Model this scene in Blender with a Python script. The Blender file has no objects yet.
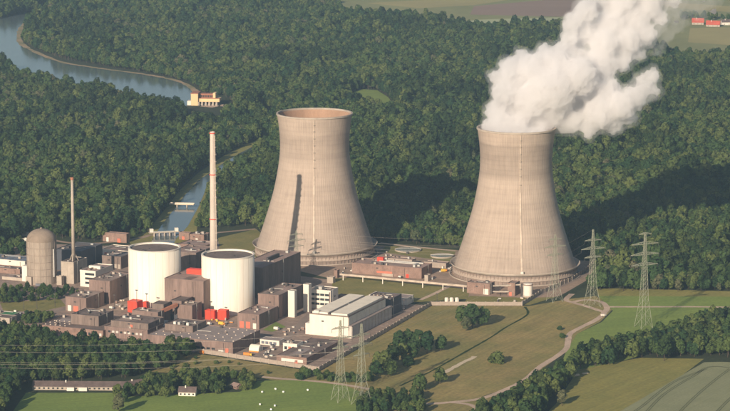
import bpy, bmesh, math, random
import numpy as np
from mathutils import Vector, Matrix
sc = bpy.context.scene
C = sc.collection

# ------------------------------------------------------------------ camera, sky, sun, exposure
F, H = 2600.0, 560.0                       # focal length in photo pixels (730 wide), eye height above the valley floor
P = math.atan(455.5 / F)                   # downward pitch
cam_d = bpy.data.cameras.new('camera'); cam = bpy.data.objects.new('camera', cam_d); C.objects.link(cam)
cam_d.sensor_width = 36.0; cam_d.lens = 36.0 * F / 730.0
cam_d.clip_start = 5.0; cam_d.clip_end = 60000.0
cam.location = (0, 0, H); cam.rotation_euler = (math.pi / 2 - P, 0, 0)
sc.camera = cam

SHADOW_AZ, SUN_EL = 65.0, 20.5             # shadows run this way (degrees from +x), sun elevation
sa = math.radians(SHADOW_AZ)
sun_from = Vector((-math.cos(sa) * math.cos(math.radians(SUN_EL)), -math.sin(sa) * math.cos(math.radians(SUN_EL)), math.sin(math.radians(SUN_EL))))
w = bpy.data.worlds.new('World'); sc.world = w; w.use_nodes = True
nt = w.node_tree
sky = nt.nodes.new('ShaderNodeTexSky'); sky.sky_type = 'NISHITA'; sky.sun_disc = False
sky.sun_elevation = math.radians(SUN_EL)
sky.sun_rotation = math.atan2(sun_from.x, sun_from.y)
nt.links.new(sky.outputs[0], nt.nodes['Background'].inputs[0])
nt.nodes['Background'].inputs[1].default_value = 0.065
sun_d = bpy.data.lights.new('sun', 'SUN'); sun = bpy.data.objects.new('sun', sun_d); C.objects.link(sun)
sun_d.energy = 5.0; sun_d.angle = math.radians(0.5); sun_d.color = (1.0, 0.84, 0.66)
sun.rotation_euler = sun_from.to_track_quat('Z', 'Y').to_euler()
sun.location = (-800, 1500, 900)
sc.view_settings.view_transform = 'Standard'; sc.view_settings.look = 'None'
sc.view_settings.exposure = 0.40; sc.view_settings.gamma = 1.0; sc.view_settings.use_curve_mapping = False
sc.cycles.max_bounces = 14; sc.cycles.diffuse_bounces = 3; sc.cycles.glossy_bounces = 2; sc.cycles.transmission_bounces = 2
sc.cycles.volume_bounces = 12; sc.cycles.transparent_max_bounces = 8
sc.cycles.use_denoising = True; sc.cycles.use_adaptive_sampling = True; sc.cycles.adaptive_threshold = 0.015
sc.cycles.sample_clamp_indirect = 6.0

# ------------------------------------------------------------------ pixel <-> place
def G(px, py, z=0.0):
    """the point of the level plane at height z seen at a photo pixel"""
    u = (px - 365) / F; v = (205.5 - py) / F
    dz = -math.sin(P) + v * math.cos(P)
    t = (z - H) / dz
    return Vector((u * t, (math.cos(P) + v * math.sin(P)) * t, z))
def PX(x, y, z=0.0):
    zz = z - H
    d = y * math.cos(P) - zz * math.sin(P); up = y * math.sin(P) + zz * math.cos(P)
    return 365 + F * x / d, 205.5 - F * up / d
def AT(px, py, Y):
    """the point of the upright plane at distance Y seen at a photo pixel"""
    u = (px - 365) / F; v = (205.5 - py) / F
    dy = math.cos(P) + v * math.sin(P); dz = -math.sin(P) + v * math.cos(P)
    t = Y / dy
    return Vector((u * t, Y, H + dz * t))

# ------------------------------------------------------------------ materials
def mat(name, col, rough=0.85, var=0.18, scale=0.08, col2=None, bump=0.0, coords='Object', stretch=None, metallic=0.0, detail=6, spec=0.3, fine=0.0, fine_scale=1.5, streak=None):
    m = bpy.data.materials.new(name); m.use_nodes = True
    n = m.node_tree.nodes; l = m.node_tree.links
    b = n['Principled BSDF']; b.inputs['Roughness'].default_value = rough; b.inputs['Metallic'].default_value = metallic
    b.inputs['Specular IOR Level'].default_value = spec
    if coords == 'World':
        src = n.new('ShaderNodeNewGeometry').outputs['Position']
    else:
        src = n.new('ShaderNodeTexCoord').outputs['Object']
    if stretch:
        mp = n.new('ShaderNodeMapping'); mp.inputs['Scale'].default_value = stretch
        l.new(src, mp.inputs[0]); src = mp.outputs[0]
    t = n.new('ShaderNodeTexNoise'); t.inputs['Scale'].default_value = scale; t.inputs['Detail'].default_value = detail
    t.inputs['Roughness'].default_value = 0.6
    l.new(src, t.inputs['Vector'])
    r = n.new('ShaderNodeValToRGB')
    c1 = col; c2 = col2 if col2 else tuple(c * (1 - var) for c in col)
    if not col2: c1 = tuple(min(1, c * (1 + var)) for c in col)
    r.color_ramp.elements[0].position = 0.33; r.color_ramp.elements[1].position = 0.67
    r.color_ramp.elements[0].color = (*c2, 1); r.color_ramp.elements[1].color = (*c1, 1)
    l.new(t.outputs['Fac'], r.inputs[0])
    out = r.outputs[0]
    if fine:
        t2 = n.new('ShaderNodeTexNoise'); t2.inputs['Scale'].default_value = fine_scale; t2.inputs['Detail'].default_value = 4
        l.new(src, t2.inputs['Vector'])
        mr = n.new('ShaderNodeMapRange'); mr.inputs[1].default_value = 0.3; mr.inputs[2].default_value = 0.7
        mr.inputs[3].default_value = 1 - fine; mr.inputs[4].default_value = 1 + fine
        l.new(t2.outputs['Fac'], mr.inputs[0])
        mx = n.new('ShaderNodeVectorMath'); mx.operation = 'SCALE'
        l.new(out, mx.inputs[0]); l.new(mr.outputs[0], mx.inputs['Scale']); out = mx.outputs[0]
    if streak:
        mp2 = n.new('ShaderNodeMapping'); mp2.vector_type = 'TEXTURE'; mp2.inputs['Rotation'].default_value = (0, 0, math.radians(streak[0])); mp2.inputs['Scale'].default_value = (streak[1], streak[2], 1)
        l.new(src, mp2.inputs[0])
        t3 = n.new('ShaderNodeTexNoise'); t3.inputs['Scale'].default_value = 1.0; t3.inputs['Detail'].default_value = 5; t3.inputs['Roughness'].default_value = 0.7
        l.new(mp2.outputs[0], t3.inputs['Vector'])
        mr = n.new('ShaderNodeMapRange'); mr.inputs[1].default_value = 0.3; mr.inputs[2].default_value = 0.7; mr.inputs[3].default_value = 1 - streak[3]; mr.inputs[4].default_value = 1 + streak[3]
        l.new(t3.outputs['Fac'], mr.inputs[0])
        mx = n.new('ShaderNodeVectorMath'); mx.operation = 'SCALE'
        l.new(out, mx.inputs[0]); l.new(mr.outputs[0], mx.inputs['Scale']); out = mx.outputs[0]
    l.new(out, b.inputs['Base Color'])
    if bump:
        bp = n.new('ShaderNodeBump'); bp.inputs['Strength'].default_value = bump; bp.inputs['Distance'].default_value = 0.5
        l.new(t.outputs['Fac'], bp.inputs['Height']); l.new(bp.outputs[0], b.inputs['Normal'])
    return m

M = {}
M['brown'] = mat('brown cladding', (0.215, 0.148, 0.125), 0.7, 0.22, 0.12, fine=0.14, fine_scale=0.9, stretch=(1, 1, 0.15))
M['brown2'] = mat('grey brown cladding', (0.19, 0.142, 0.12), 0.7, 0.22, 0.12, fine=0.14, fine_scale=0.9, stretch=(1, 1, 0.15))
M['brick'] = mat('rust brown wall', (0.245, 0.158, 0.125), 0.8, 0.2, 0.15, fine=0.14, fine_scale=0.8)
M['roof'] = mat('gravel roof', (0.275, 0.205, 0.172), 0.95, 0.25, 0.06, fine=0.14, fine_scale=0.6)
M['roof_dark'] = mat('bitumen roof', (0.175, 0.130, 0.112), 0.9, 0.35, 0.07, fine=0.15, fine_scale=0.6)
M['roof_pink'] = mat('weathered red gravel roof', (0.31, 0.215, 0.18), 0.95, 0.2, 0.05, fine=0.12, fine_scale=0.5)
M['roof_grey'] = mat('grey sheet roof', (0.31, 0.25, 0.225), 0.8, 0.14, 0.05, fine=0.1, fine_scale=0.5)
M['white'] = mat('off white cladding', (0.70, 0.63, 0.54), 0.7, 0.08, 0.1, fine=0.03, stretch=(1, 1, 0.2))
M['roof_white'] = mat('white sheet roof', (0.82, 0.73, 0.59), 0.7, 0.07, 0.12, fine=0.03)
M['reactor'] = mat('cream painted concrete', (0.80, 0.73, 0.62), 0.7, 0.09, 0.16, fine=0.05, stretch=(1, 1, 0.06))
M['seam'] = mat('cream joint strip', (0.66, 0.56, 0.45), 0.8, 0.05, 0.2)
M['duct'] = mat('pale weathered duct', (0.52, 0.425, 0.34), 0.9, 0.25, 0.12, fine=0.15)
M['inlet_dark'] = mat('dark inlet wall', (0.26, 0.20, 0.165), 0.9, 0.2, 0.1, fine=0.12, stretch=(1, 1, 0.2))  # darker grey brown than the bare concrete of the lip
M['reactor_roof'] = mat('brown gravel reactor roof', (0.175, 0.135, 0.115), 0.95, 0.25, 0.08, fine=0.15, fine_scale=0.5)
M['aisle'] = mat('light grey aisle sheeting', (0.50, 0.45, 0.395), 0.8, 0.12, 0.15, fine=0.08)
M['stack'] = mat('pale chimney concrete', (0.52, 0.44, 0.37), 0.9, 0.14, 0.1, fine=0.06, stretch=(1, 1, 0.3))
M['lining'] = mat('orange brown inner lining', (0.36, 0.225, 0.15), 0.9, 0.18, 0.05, fine=0.1, stretch=(1, 1, 0.2))  # inner face of the tower shells, more orange than the outside
M['concrete'] = mat('bare concrete', (0.40, 0.34, 0.28), 0.9, 0.14, 0.12, fine=0.08)
M['dome'] = mat('grey weathered concrete', (0.32, 0.262, 0.212), 0.9, 0.24, 0.1, stretch=(1, 1, 0.25), fine=0.1, fine_scale=0.7)
M['dome_cap'] = mat('weathered dome shell', (0.25, 0.195, 0.15), 0.85, 0.2, 0.1, fine=0.1)
M['stain_band'] = mat('concrete lift joint', (0.22, 0.165, 0.13), 0.9, 0.2, 0.2)
M['navy'] = mat('slate blue cladding and shade', (0.07, 0.075, 0.09), 0.65, 0.12, 0.15, fine=0.06)  # cladding colour, also stands in for the courtyard's shade
M['slate_roof'] = mat('dark slate sheet', (0.14, 0.125, 0.12), 0.8, 0.15, 0.1, fine=0.1)
M['red'] = mat('red painted steel', (0.72, 0.065, 0.035), 0.5, 0.08, 0.3)
M['door_red'] = mat('orange red door', (0.62, 0.16, 0.10), 0.6, 0.08, 0.4)
M['orange'] = mat('orange paint', (0.70, 0.25, 0.05), 0.5, 0.08, 0.4)
M['yellow'] = mat('yellow paint', (0.72, 0.45, 0.06), 0.5, 0.08, 0.4)
M['glass'] = mat('dark glazing', (0.035, 0.04, 0.045), 0.15, 0.1, 0.3, spec=0.5)
M['pale_glass'] = mat('pale blind', (0.55, 0.52, 0.46), 0.5, 0.1, 0.3)
M['metal'] = mat('galvanised steel', (0.46, 0.44, 0.40), 0.55, 0.1, 0.3, metallic=0.2)
M['dark_metal'] = mat('dark steel', (0.07, 0.06, 0.058), 0.6, 0.1, 0.3)
M['pylon'] = mat('pale green pylon paint', (0.28, 0.285, 0.215), 0.6, 0.1, 0.3)
M['wire'] = mat('aluminium conductor', (0.50, 0.44, 0.38), 0.4, 0.05, 0.3)
M['tyre'] = mat('tyre rubber', (0.02, 0.02, 0.02), 0.9, 0.1, 1)
M['hydro'] = mat('yellow ochre render', (0.70, 0.50, 0.27), 0.8, 0.06, 0.1)
M['hydro_roof'] = mat('rust red roof', (0.36, 0.15, 0.09), 0.8, 0.15, 0.1)
M['tile_red'] = mat('red clay tile', (0.45, 0.09, 0.055), 0.8, 0.15, 0.2)
M['tile_brown'] = mat('old brown tile', (0.13, 0.095, 0.085), 0.9, 0.2, 0.2, fine=0.15)
M['solar'] = mat('blue grey panel', (0.16, 0.165, 0.19), 0.35, 0.1, 0.2)
M['green_roof'] = mat('green tarpaulin', (0.06, 0.20, 0.08), 0.7, 0.1, 0.2)
M['bale'] = mat('white film', (0.82, 0.82, 0.80), 0.4, 0.04, 0.5)
M['fence'] = mat('pale fence panel', (0.34, 0.275, 0.225), 0.8, 0.12, 0.3)
# ground
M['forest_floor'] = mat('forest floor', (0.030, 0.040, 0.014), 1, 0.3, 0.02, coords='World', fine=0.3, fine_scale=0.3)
M['meadow'] = mat('dry meadow', (0.315, 0.232, 0.085), 1, col2=(0.200, 0.182, 0.055), scale=0.018, coords='World', fine=0.2, fine_scale=0.3, detail=9, streak=(62, 90, 5, 0.2))
M['green'] = mat('mown green meadow', (0.205, 0.262, 0.050), 1, col2=(0.155, 0.215, 0.042), scale=0.02, coords='World', fine=0.15, fine_scale=0.35, detail=8, streak=(20, 120, 4, 0.14))
M['olive'] = mat('olive hay field', (0.270, 0.232, 0.060), 1, col2=(0.205, 0.198, 0.050), scale=0.025, coords='World', fine=0.16, fine_scale=0.3, detail=8, streak=(55, 120, 4, 0.16))
M['crop'] = mat('grey green grain field', (0.260, 0.262, 0.140), 1, col2=(0.222, 0.232, 0.120), scale=0.03, coords='World', fine=0.1, fine_scale=0.5, streak=(58, 160, 3, 0.08))
M['tram'] = mat('tractor lane in grain', (0.115, 0.122, 0.055), 1, 0.15, 0.1, coords='World')
M['grass'] = mat('plant lawn', (0.245, 0.205, 0.062), 1, col2=(0.165, 0.160, 0.044), scale=0.04, coords='World', fine=0.16, fine_scale=0.4)
M['pave'] = mat('plant yard paving', (0.350, 0.255, 0.200), 0.95, col2=(0.235, 0.172, 0.136), scale=0.05, coords='World', fine=0.22, fine_scale=0.3, detail=9, streak=(-23, 40, 6, 0.2))
M['yard'] = mat('gravel yard', (0.380, 0.265, 0.195), 0.95, col2=(0.27, 0.195, 0.14), scale=0.05, coords='World', fine=0.16, fine_scale=0.3)
M['track'] = mat('gravel track', (0.50, 0.37, 0.275), 0.95, 0.16, 0.06, coords='World', fine=0.12, fine_scale=0.5)
M['dirt'] = mat('pale sand track', (0.58, 0.47, 0.33), 0.95, 0.1, 0.1, coords='World')
M['road'] = mat('asphalt road', (0.26, 0.20, 0.165), 0.9, 0.14, 0.05, coords='World', fine=0.08)
M['sand'] = mat('river sand', (0.42, 0.29, 0.18), 1, col2=(0.17, 0.17, 0.07), scale=0.018, coords='World', fine=0.2, fine_scale=0.15)
M['far_field'] = mat('far hay field', (0.27, 0.265, 0.105), 1, col2=(0.21, 0.215, 0.085), scale=0.006, coords='World', stretch=(1, 0.4, 1), fine=0.08, fine_scale=0.03)
M['far_brown'] = mat('far ploughed field', (0.28, 0.19, 0.14), 1, 0.1, 0.006, coords='World', stretch=(0.5, 1, 1))
M['far_yellow'] = mat('far yellow field', (0.35, 0.30, 0.12), 1, 0.08, 0.008, coords='World')
M['far_pale'] = mat('far pale field', (0.38, 0.40, 0.22), 1, 0.08, 0.01, coords='World')

def water_mat():
    m = bpy.data.materials.new('river water'); m.use_nodes = True
    n = m.node_tree.nodes; l = m.node_tree.links; b = n['Principled BSDF']
    b.inputs['Base Color'].default_value = (0.10, 0.125, 0.125, 1); b.inputs['Roughness'].default_value = 0.12
    b.inputs['IOR'].default_value = 1.33
    g = n.new('ShaderNodeNewGeometry')
    t = n.new('ShaderNodeTexNoise'); t.inputs['Scale'].default_value = 0.05; t.inputs['Detail'].default_value = 5
    mp = n.new('ShaderNodeMapping'); mp.inputs['Scale'].default_value = (1, 0.4, 1)
    l.new(g.outputs['Position'], mp.inputs[0]); l.new(mp.outputs[0], t.inputs['Vector'])
    bp = n.new('ShaderNodeBump'); bp.inputs['Strength'].default_value = 0.12; bp.inputs['Distance'].default_value = 1.0
    l.new(t.outputs['Fac'], bp.inputs['Height']); l.new(bp.outputs[0], b.inputs['Normal'])
    return m
M['water'] = water_mat()

def tower_mat(name, band):
    """ribbed tower concrete: thin vertical ribs, pour joints, rain streaks, one darker weathered belt"""
    m = bpy.data.materials.new(name); m.use_nodes = True
    n = m.node_tree.nodes; l = m.node_tree.links; b = n['Principled BSDF']
    b.inputs['Roughness'].default_value = 0.9; b.inputs['Specular IOR Level'].default_value = 0.15
    tc = n.new('ShaderNodeTexCoord'); sp = n.new('ShaderNodeSeparateXYZ'); l.new(tc.outputs['Object'], sp.inputs[0])
    def ma(op, a, bb=None, c=None):
        x = n.new('ShaderNodeMath'); x.operation = op
        for i, q in enumerate((a, bb, c)):
            if q is None: continue
            if isinstance(q, (int, float)): x.inputs[i].default_value = q
            else: l.new(q, x.inputs[i])
        return x.outputs[0]
    ang = ma('ARCTAN2', sp.outputs[1], sp.outputs[0]); z = sp.outputs[2]
    rib = ma('POWER', ma('ABSOLUTE', ma('SINE', ma('MULTIPLY', ang, 60.0))), 6.0)       # 120 ribs
    ring = ma('POWER', ma('ABSOLUTE', ma('SINE', ma('MULTIPLY', z, 0.62))), 14.0)
    cx = n.new('ShaderNodeCombineXYZ'); l.new(ma('MULTIPLY', ang, 30.0), cx.inputs[0]); l.new(ma('MULTIPLY', z, 0.035), cx.inputs[1])
    st = n.new('ShaderNodeTexNoise'); st.inputs['Scale'].default_value = 1.0; st.inputs['Detail'].default_value = 7; st.inputs['Roughness'].default_value = 0.65
    l.new(cx.outputs[0], st.inputs['Vector'])
    hz = n.new('ShaderNodeCombineXYZ'); l.new(ma('MULTIPLY', ang, 1.2), hz.inputs[0]); l.new(ma('MULTIPLY', z, 0.11), hz.inputs[1])
    hn = n.new('ShaderNodeTexNoise'); hn.inputs['Scale'].default_value = 1.0; hn.inputs['Detail'].default_value = 6
    l.new(hz.outputs[0], hn.inputs['Vector'])
    bl = n.new('ShaderNodeTexNoise'); bl.inputs['Scale'].default_value = 0.035; bl.inputs['Detail'].default_value = 6
    l.new(tc.outputs['Object'], bl.inputs['Vector'])
    f = ma('ADD', 0.36, ma('MULTIPLY', st.outputs['Fac'], 0.56))
    f = ma('ADD', f, ma('MULTIPLY', hn.outputs['Fac'], 0.38))
    f = ma('ADD', f, ma('MULTIPLY', bl.outputs['Fac'], 0.30))
    f = ma('SUBTRACT', f, ma('MULTIPLY', rib, 0.05))
    f = ma('SUBTRACT', f, ma('MULTIPLY', ring, 0.05))
    # weathered belt (an old stain with an uneven edge)
    zz = ma('ADD', z, ma('MULTIPLY', ma('SUBTRACT', hn.outputs['Fac'], 0.5), 9.0))
    def step(v, a, c):
        mr = n.new('ShaderNodeMapRange'); mr.interpolation_type = 'SMOOTHSTEP'
        mr.inputs[1].default_value = a; mr.inputs[2].default_value = c
        l.new(v, mr.inputs[0]); return mr.outputs[0]
    lo, hi, amt = band
    belt = ma('MULTIPLY', step(zz, lo - 3, lo + 3), ma('SUBTRACT', 1.0, step(zz, hi - 2, hi + 2)))
    f = ma('SUBTRACT', f, ma('MULTIPLY', belt, amt))
    low = ma('SUBTRACT', 1.0, step(zz, 20, 62))
    f = ma('SUBTRACT', f, ma('MULTIPLY', low, 0.07))
    col = n.new('ShaderNodeVectorMath'); col.operation = 'SCALE'
    col.inputs[0].default_value = (0.405, 0.325, 0.265)
    l.new(f, col.inputs['Scale']); l.new(col.outputs[0], b.inputs['Base Color'])
    bp = n.new('ShaderNodeBump'); bp.inputs['Strength'].default_value = 0.25; bp.inputs['Distance'].default_value = 0.3
    l.new(rib, bp.inputs['Height']); l.new(bp.outputs[0], b.inputs['Normal'])
    return m

def leaf_mat(name, a, bcol, c, loc_scale=0.012, trans=0.25):
    """foliage: hue drifts from tree to tree and slowly over the wood"""
    m = bpy.data.materials.new(name); m.use_nodes = True
    n = m.node_tree.nodes; l = m.node_tree.links
    n.remove(n['Principled BSDF'])
    oi = n.new('ShaderNodeObjectInfo')
    t = n.new('ShaderNodeTexNoise'); t.inputs['Scale'].default_value = loc_scale; t.inputs['Detail'].default_value = 3
    l.new(oi.outputs['Location'], t.inputs['Vector'])
    ad = n.new('ShaderNodeMath'); ad.operation = 'MULTIPLY_ADD'; ad.inputs[1].default_value = 0.8
    l.new(oi.outputs['Random'], ad.inputs[0])
    sub = n.new('ShaderNodeMath'); sub.operation = 'MULTIPLY_ADD'; sub.inputs[1].default_value = 1.5; sub.inputs[2].default_value = -0.55
    l.new(t.outputs['Fac'], sub.inputs[0]); l.new(sub.outputs[0], ad.inputs[2])
    r = n.new('ShaderNodeValToRGB'); e = r.color_ramp.elements
    e[0].position = 0.12; e[0].color = (*a, 1); e[1].position = 0.95; e[1].color = (*c, 1)
    k = e.new(0.55); k.color = (*bcol, 1)
    l.new(ad.outputs[0], r.inputs[0])
    tc = n.new('ShaderNodeTexCoord'); t2 = n.new('ShaderNodeTexNoise'); t2.inputs['Scale'].default_value = 0.35; t2.inputs['Detail'].default_value = 2
    l.new(tc.outputs['Object'], t2.inputs['Vector'])
    mr = n.new('ShaderNodeMapRange'); mr.inputs[1].default_value = 0.3; mr.inputs[2].default_value = 0.7; mr.inputs[3].default_value = 0.7; mr.inputs[4].default_value = 1.3
    l.new(t2.outputs['Fac'], mr.inputs[0])
    s = n.new('ShaderNodeVectorMath'); s.operation = 'SCALE'; l.new(r.outputs[0], s.inputs[0]); l.new(mr.outputs[0], s.inputs['Scale'])
    d = n.new('ShaderNodeBsdfDiffuse'); tr = n.new('ShaderNodeBsdfTranslucent'); mx = n.new('ShaderNodeMixShader')
    mx.inputs[0].default_value = trans
    l.new(s.outputs[0], d.inputs[0]); l.new(s.outputs[0], tr.inputs[0])
    l.new(d.outputs[0], mx.inputs[1]); l.new(tr.outputs[0], mx.inputs[2])
    l.new(mx.outputs[0], n['Material Output'].inputs[0])
    return m
M['leaf'] = leaf_mat('broadleaf foliage', (0.030, 0.064, 0.028), (0.066, 0.106, 0.034), (0.120, 0.148, 0.046), trans=0.24)
M['leaf_dark'] = leaf_mat('dark foliage', (0.022, 0.042, 0.018), (0.036, 0.060, 0.022), (0.060, 0.082, 0.028), trans=0.2)
M['leaf_pale'] = leaf_mat('silvery willow foliage', (0.085, 0.105, 0.050), (0.115, 0.125, 0.062), (0.145, 0.140, 0.078))
M['bark'] = mat('bark', (0.075, 0.055, 0.04), 0.95, 0.2, 0.5)

# ------------------------------------------------------------------ mesh helpers
def mesh_obj(name, me, m=None, parent=None):
    o = bpy.data.objects.new(name, me); C.objects.link(o)
    if m is not None and not me.materials: me.materials.append(M[m] if isinstance(m, str) else m)
    if parent is not None: o.parent = parent
    return o
def obj(name, bm, m, parent=None, smooth=False):
    me = bpy.data.meshes.new(name)
    bmesh.ops.recalc_face_normals(bm, faces=bm.faces)
    bm.to_mesh(me); bm.free()
    if smooth:
        for p in me.polygons: p.use_smooth = True
    return mesh_obj(name, me, m, parent)
def tag(o, label, cat=None, group=None, kind=None):
    o['label'] = label
    if cat: o['category'] = cat
    if group: o['group'] = group
    if kind: o['kind'] = kind
    return o
def thing(name, label, cat, loc=(0, 0, 0), rz=0.0, group=None):
    o = bpy.data.objects.new(name, None); C.objects.link(o)
    o.location = loc; o.rotation_euler = (0, 0, rz); o.empty_display_size = 2
    return tag(o, label, cat, group)
def bx(bm, x0, x1, y0, y1, z0, z1):
    vs = [bm.verts.new(p) for p in ((x0, y0, z0), (x1, y0, z0), (x1, y1, z0), (x0, y1, z0), (x0, y0, z1), (x1, y0, z1), (x1, y1, z1), (x0, y1, z1))]
    for f in ((0, 3, 2, 1), (4, 5, 6, 7), (0, 1, 5, 4), (1, 2, 6, 5), (2, 3, 7, 6), (3, 0, 4, 7)):
        bm.faces.new([vs[i] for i in f])
def box(name, m, parent, x0, x1, y0, y1, z0, z1):
    bm = bmesh.new(); bx(bm, x0, x1, y0, y1, z0, z1); return obj(name, bm, m, parent)
def bar(bm, a, b, r, n=4, r2=None):
    a = Vector(a); b = Vector(b); d = b - a
    if d.length < 1e-6: return
    q = d.to_track_quat('Z', 'Y'); r2 = r if r2 is None else r2
    A = []; B = []
    for i in range(n):
        t = 2 * math.pi * (i + 0.5) / n; e = Vector((math.cos(t), math.sin(t), 0))
        A.append(bm.verts.new(a + q @ (e * r))); B.append(bm.verts.new(b + q @ (e * r2)))
    for i in range(n):
        j = (i + 1) % n; bm.faces.new((A[i], A[j], B[j], B[i]))
    bm.faces.new(A[::-1]); bm.faces.new(B)
def lathe(bm, prof, seg=96, a0=0.0, a1=2 * math.pi):
    full = abs(a1 - a0 - 2 * math.pi) < 1e-6
    k = seg if full else seg + 1
    rows = []
    for r, z in prof:
        rows.append([bm.verts.new((r * math.cos(a0 + (a1 - a0) * i / seg), r * math.sin(a0 + (a1 - a0) * i / seg), z)) for i in range(k)])
    for p, q in zip(rows, rows[1:]):
        for i in range(seg):
            j = (i + 1) % k; bm.faces.new((p[i], p[j], q[j], q[i]))
    return rows
def disc(bm, r, z, seg=64):
    bm.faces.new([bm.verts.new((r * math.cos(2 * math.pi * i / seg), r * math.sin(2 * math.pi * i / seg), z)) for i in range(seg)])
def sheet(name, pts, m, z, kind='structure', label=None):
    """a flat patch of ground outlined by photo pixels"""
    bm = bmesh.new(); f = bm.faces.new([bm.verts.new(G(*p).to_tuple()[:2] + (z,)) for p in pts])
    bmesh.ops.triangulate(bm, faces=[f]); bm.normal_update()
    for f in bm.faces:
        if f.normal.z < 0: f.normal_flip()
    me = bpy.data.meshes.new(name); bm.to_mesh(me); bm.free()
    o = mesh_obj(name, me, m); o['kind'] = kind
    if label: o['label'] = label
    return o
def smooth_line(pts, n=8):
    out = []
    for i in range(len(pts) - 1):
        p0 = pts[max(i - 1, 0)]; p1 = pts[i]; p2 = pts[i + 1]; p3 = pts[min(i + 2, len(pts) - 1)]
        for k in range(n):
            t = k / n
            out.append(0.5 * ((2 * p1) + (p2 - p0) * t + (2 * p0 - 5 * p1 + 4 * p2 - p3) * t * t + (3 * p1 - p0 - 3 * p2 + p3) * t ** 3))
    out.append(pts[-1]); return out
def strip(name, pxs, width, m, z, label=None, sharp=False, jitter=0.0):
    pts = [G(*p) for p in pxs]
    if not sharp: pts = smooth_line(pts)
    bm = bmesh.new(); prev = None; rr = random.Random(len(pxs))
    for i, p in enumerate(pts):
        d = (pts[min(i + 1, len(pts) - 1)] - pts[max(i - 1, 0)]).normalized(); s = Vector((-d.y, d.x, 0))
        ww = width * (1 + rr.uniform(-jitter, jitter))
        a = bm.verts.new((p + s * ww / 2).to_tuple()[:2] + (z,)); b = bm.verts.new((p - s * ww / 2).to_tuple()[:2] + (z,))
        if prev: bm.faces.new((prev[0], prev[1], b, a))
        prev = (a, b)
    for f in bm.faces:
        f.normal_update()
        if f.normal.z < 0: f.normal_flip()
    me = bpy.data.meshes.new(name); bm.to_mesh(me); bm.free()
    o = mesh_obj(name, me, m); o['kind'] = 'structure'
    if label: o['label'] = label
    return o
def inside(poly, x, y):
    c = False; n = len(poly); j = n - 1
    for i in range(n):
        xi, yi = poly[i]; xj, yj = poly[j]
        if (yi > y) != (yj > y) and x < (xj - xi) * (y - yi) / (yj - yi) + xi: c = not c
        j = i
    return c

# ------------------------------------------------------------------ ground, water, fields, roads
rnd = random.Random(7)
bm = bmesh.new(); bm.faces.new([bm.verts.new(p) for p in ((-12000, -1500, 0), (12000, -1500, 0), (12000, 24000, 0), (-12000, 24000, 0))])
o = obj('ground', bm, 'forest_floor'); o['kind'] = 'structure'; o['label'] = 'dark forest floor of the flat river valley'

RIVER_FAR = [(-60, 18), (0, 19), (12, 16), (36, 11), (62, -1), (90, -20), (112, -20), (72, 0), (45, 11), (30, 19), (22, 27), (19, 36), (22, 44), (38, 53), (62, 62.5), (88, 67), (113, 70.5), (140, 74), (161, 77.5), (178, 81.5), (189, 87), (194, 93), (194, 101)]
RIVER_NEAR = [(188, 103), (182, 113), (165, 111), (147, 108), (120, 101), (96, 94.5), (60, 88), (26, 82), (8, 74), (0, 68), (-60, 55)]
RIVER = RIVER_FAR + RIVER_NEAR
CANAL = [(149, 248), (153, 238), (161, 226), (172, 212), (184, 196), (198, 181), (222, 164), (240, 153), (262, 142), (266, 143), (244, 155.5), (228, 166), (208, 182), (204, 194), (198, 208), (188, 226), (177, 238), (171, 248)]
CANAL_ZONE = [(132, 250), (150, 228), (166, 208), (180, 190), (198, 173), (220, 158), (238, 148), (262, 138), (280, 139), (262, 152), (245, 164), (224, 179), (213, 192), (207, 206), (197, 226), (196, 250)]
CLEARING = [(342, 98), (350, 93), (362, 89), (377, 90), (388, 97), (395, 106), (396, 118), (388, 121), (378, 112), (366, 105), (352, 102)]
FIELDS = [(318, -60), (330, 2), (340, 14), (370, 20), (400, 22), (440, 25), (478, 31), (520, 31), (560, 29), (600, 38), (650, 53), (690, 58), (730, 61), (900, 64), (1100, 66), (1100, -60)]
sheet('river_water', RIVER, 'water', 0.06, label='blue grey river bending through the forest')
sheet('canal_bank', CANAL_ZONE, 'olive', 0.05, label='grassy banks of the cooling water canal')
sheet('canal_water', CANAL, 'water', 0.12, label='narrow canal running from the plant into the forest')
sheet('forest_clearing', CLEARING, 'green', 0.05, label='pale green clearing in the forest behind the towers')
sheet('far_fields', FIELDS, 'far_field', 0.05, label='pale fields beyond the forest')
sheet('far_ploughed_field', [(470, 14.5), (474, 6), (520, 2), (590, -4), (640, -4), (600, 12), (560, 16.5)], 'far_brown', 0.10)
sheet('far_yellow_field', [(366, 3), (420, 0), (470, -4), (520, -2), (474, 5), (420, 8)], 'far_yellow', 0.10)
sheet('far_pale_field', [(440, 23), (480, 19.5), (560, 17), (566, 27), (520, 30), (478, 30)], 'far_pale', 0.10)
sheet('far_pasture', [(690, 28), (800, 26), (800, 45), (730, 45), (688, 42)], 'far_yellow', 0.10)
sheet('far_dark_strip', [(560, -5), (760, 8), (800, 8), (800, 12), (730, 12), (690, 9)], 'far_yellow', 0.11)
strip('river_beach', [(45, 11), (30, 19), (22, 27), (19, 36), (22, 44), (38, 53), (62, 62), (88, 66.5), (113, 70), (140, 73.5), (161, 77), (178, 81), (190, 86.5), (197, 93), (198, 99)], 10, 'sand', 0.16, 'sandy strip along the far river bank', jitter=0.35)

sheet('valley_grassland', [(-350, 256), (-80, 256), (-80, 413), (560, 413), (800, 366), (820, 300), (1100, 292), (1100, 520), (-350, 520)], 'olive', 0.03, label='open grassland of the valley around the plant')
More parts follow.
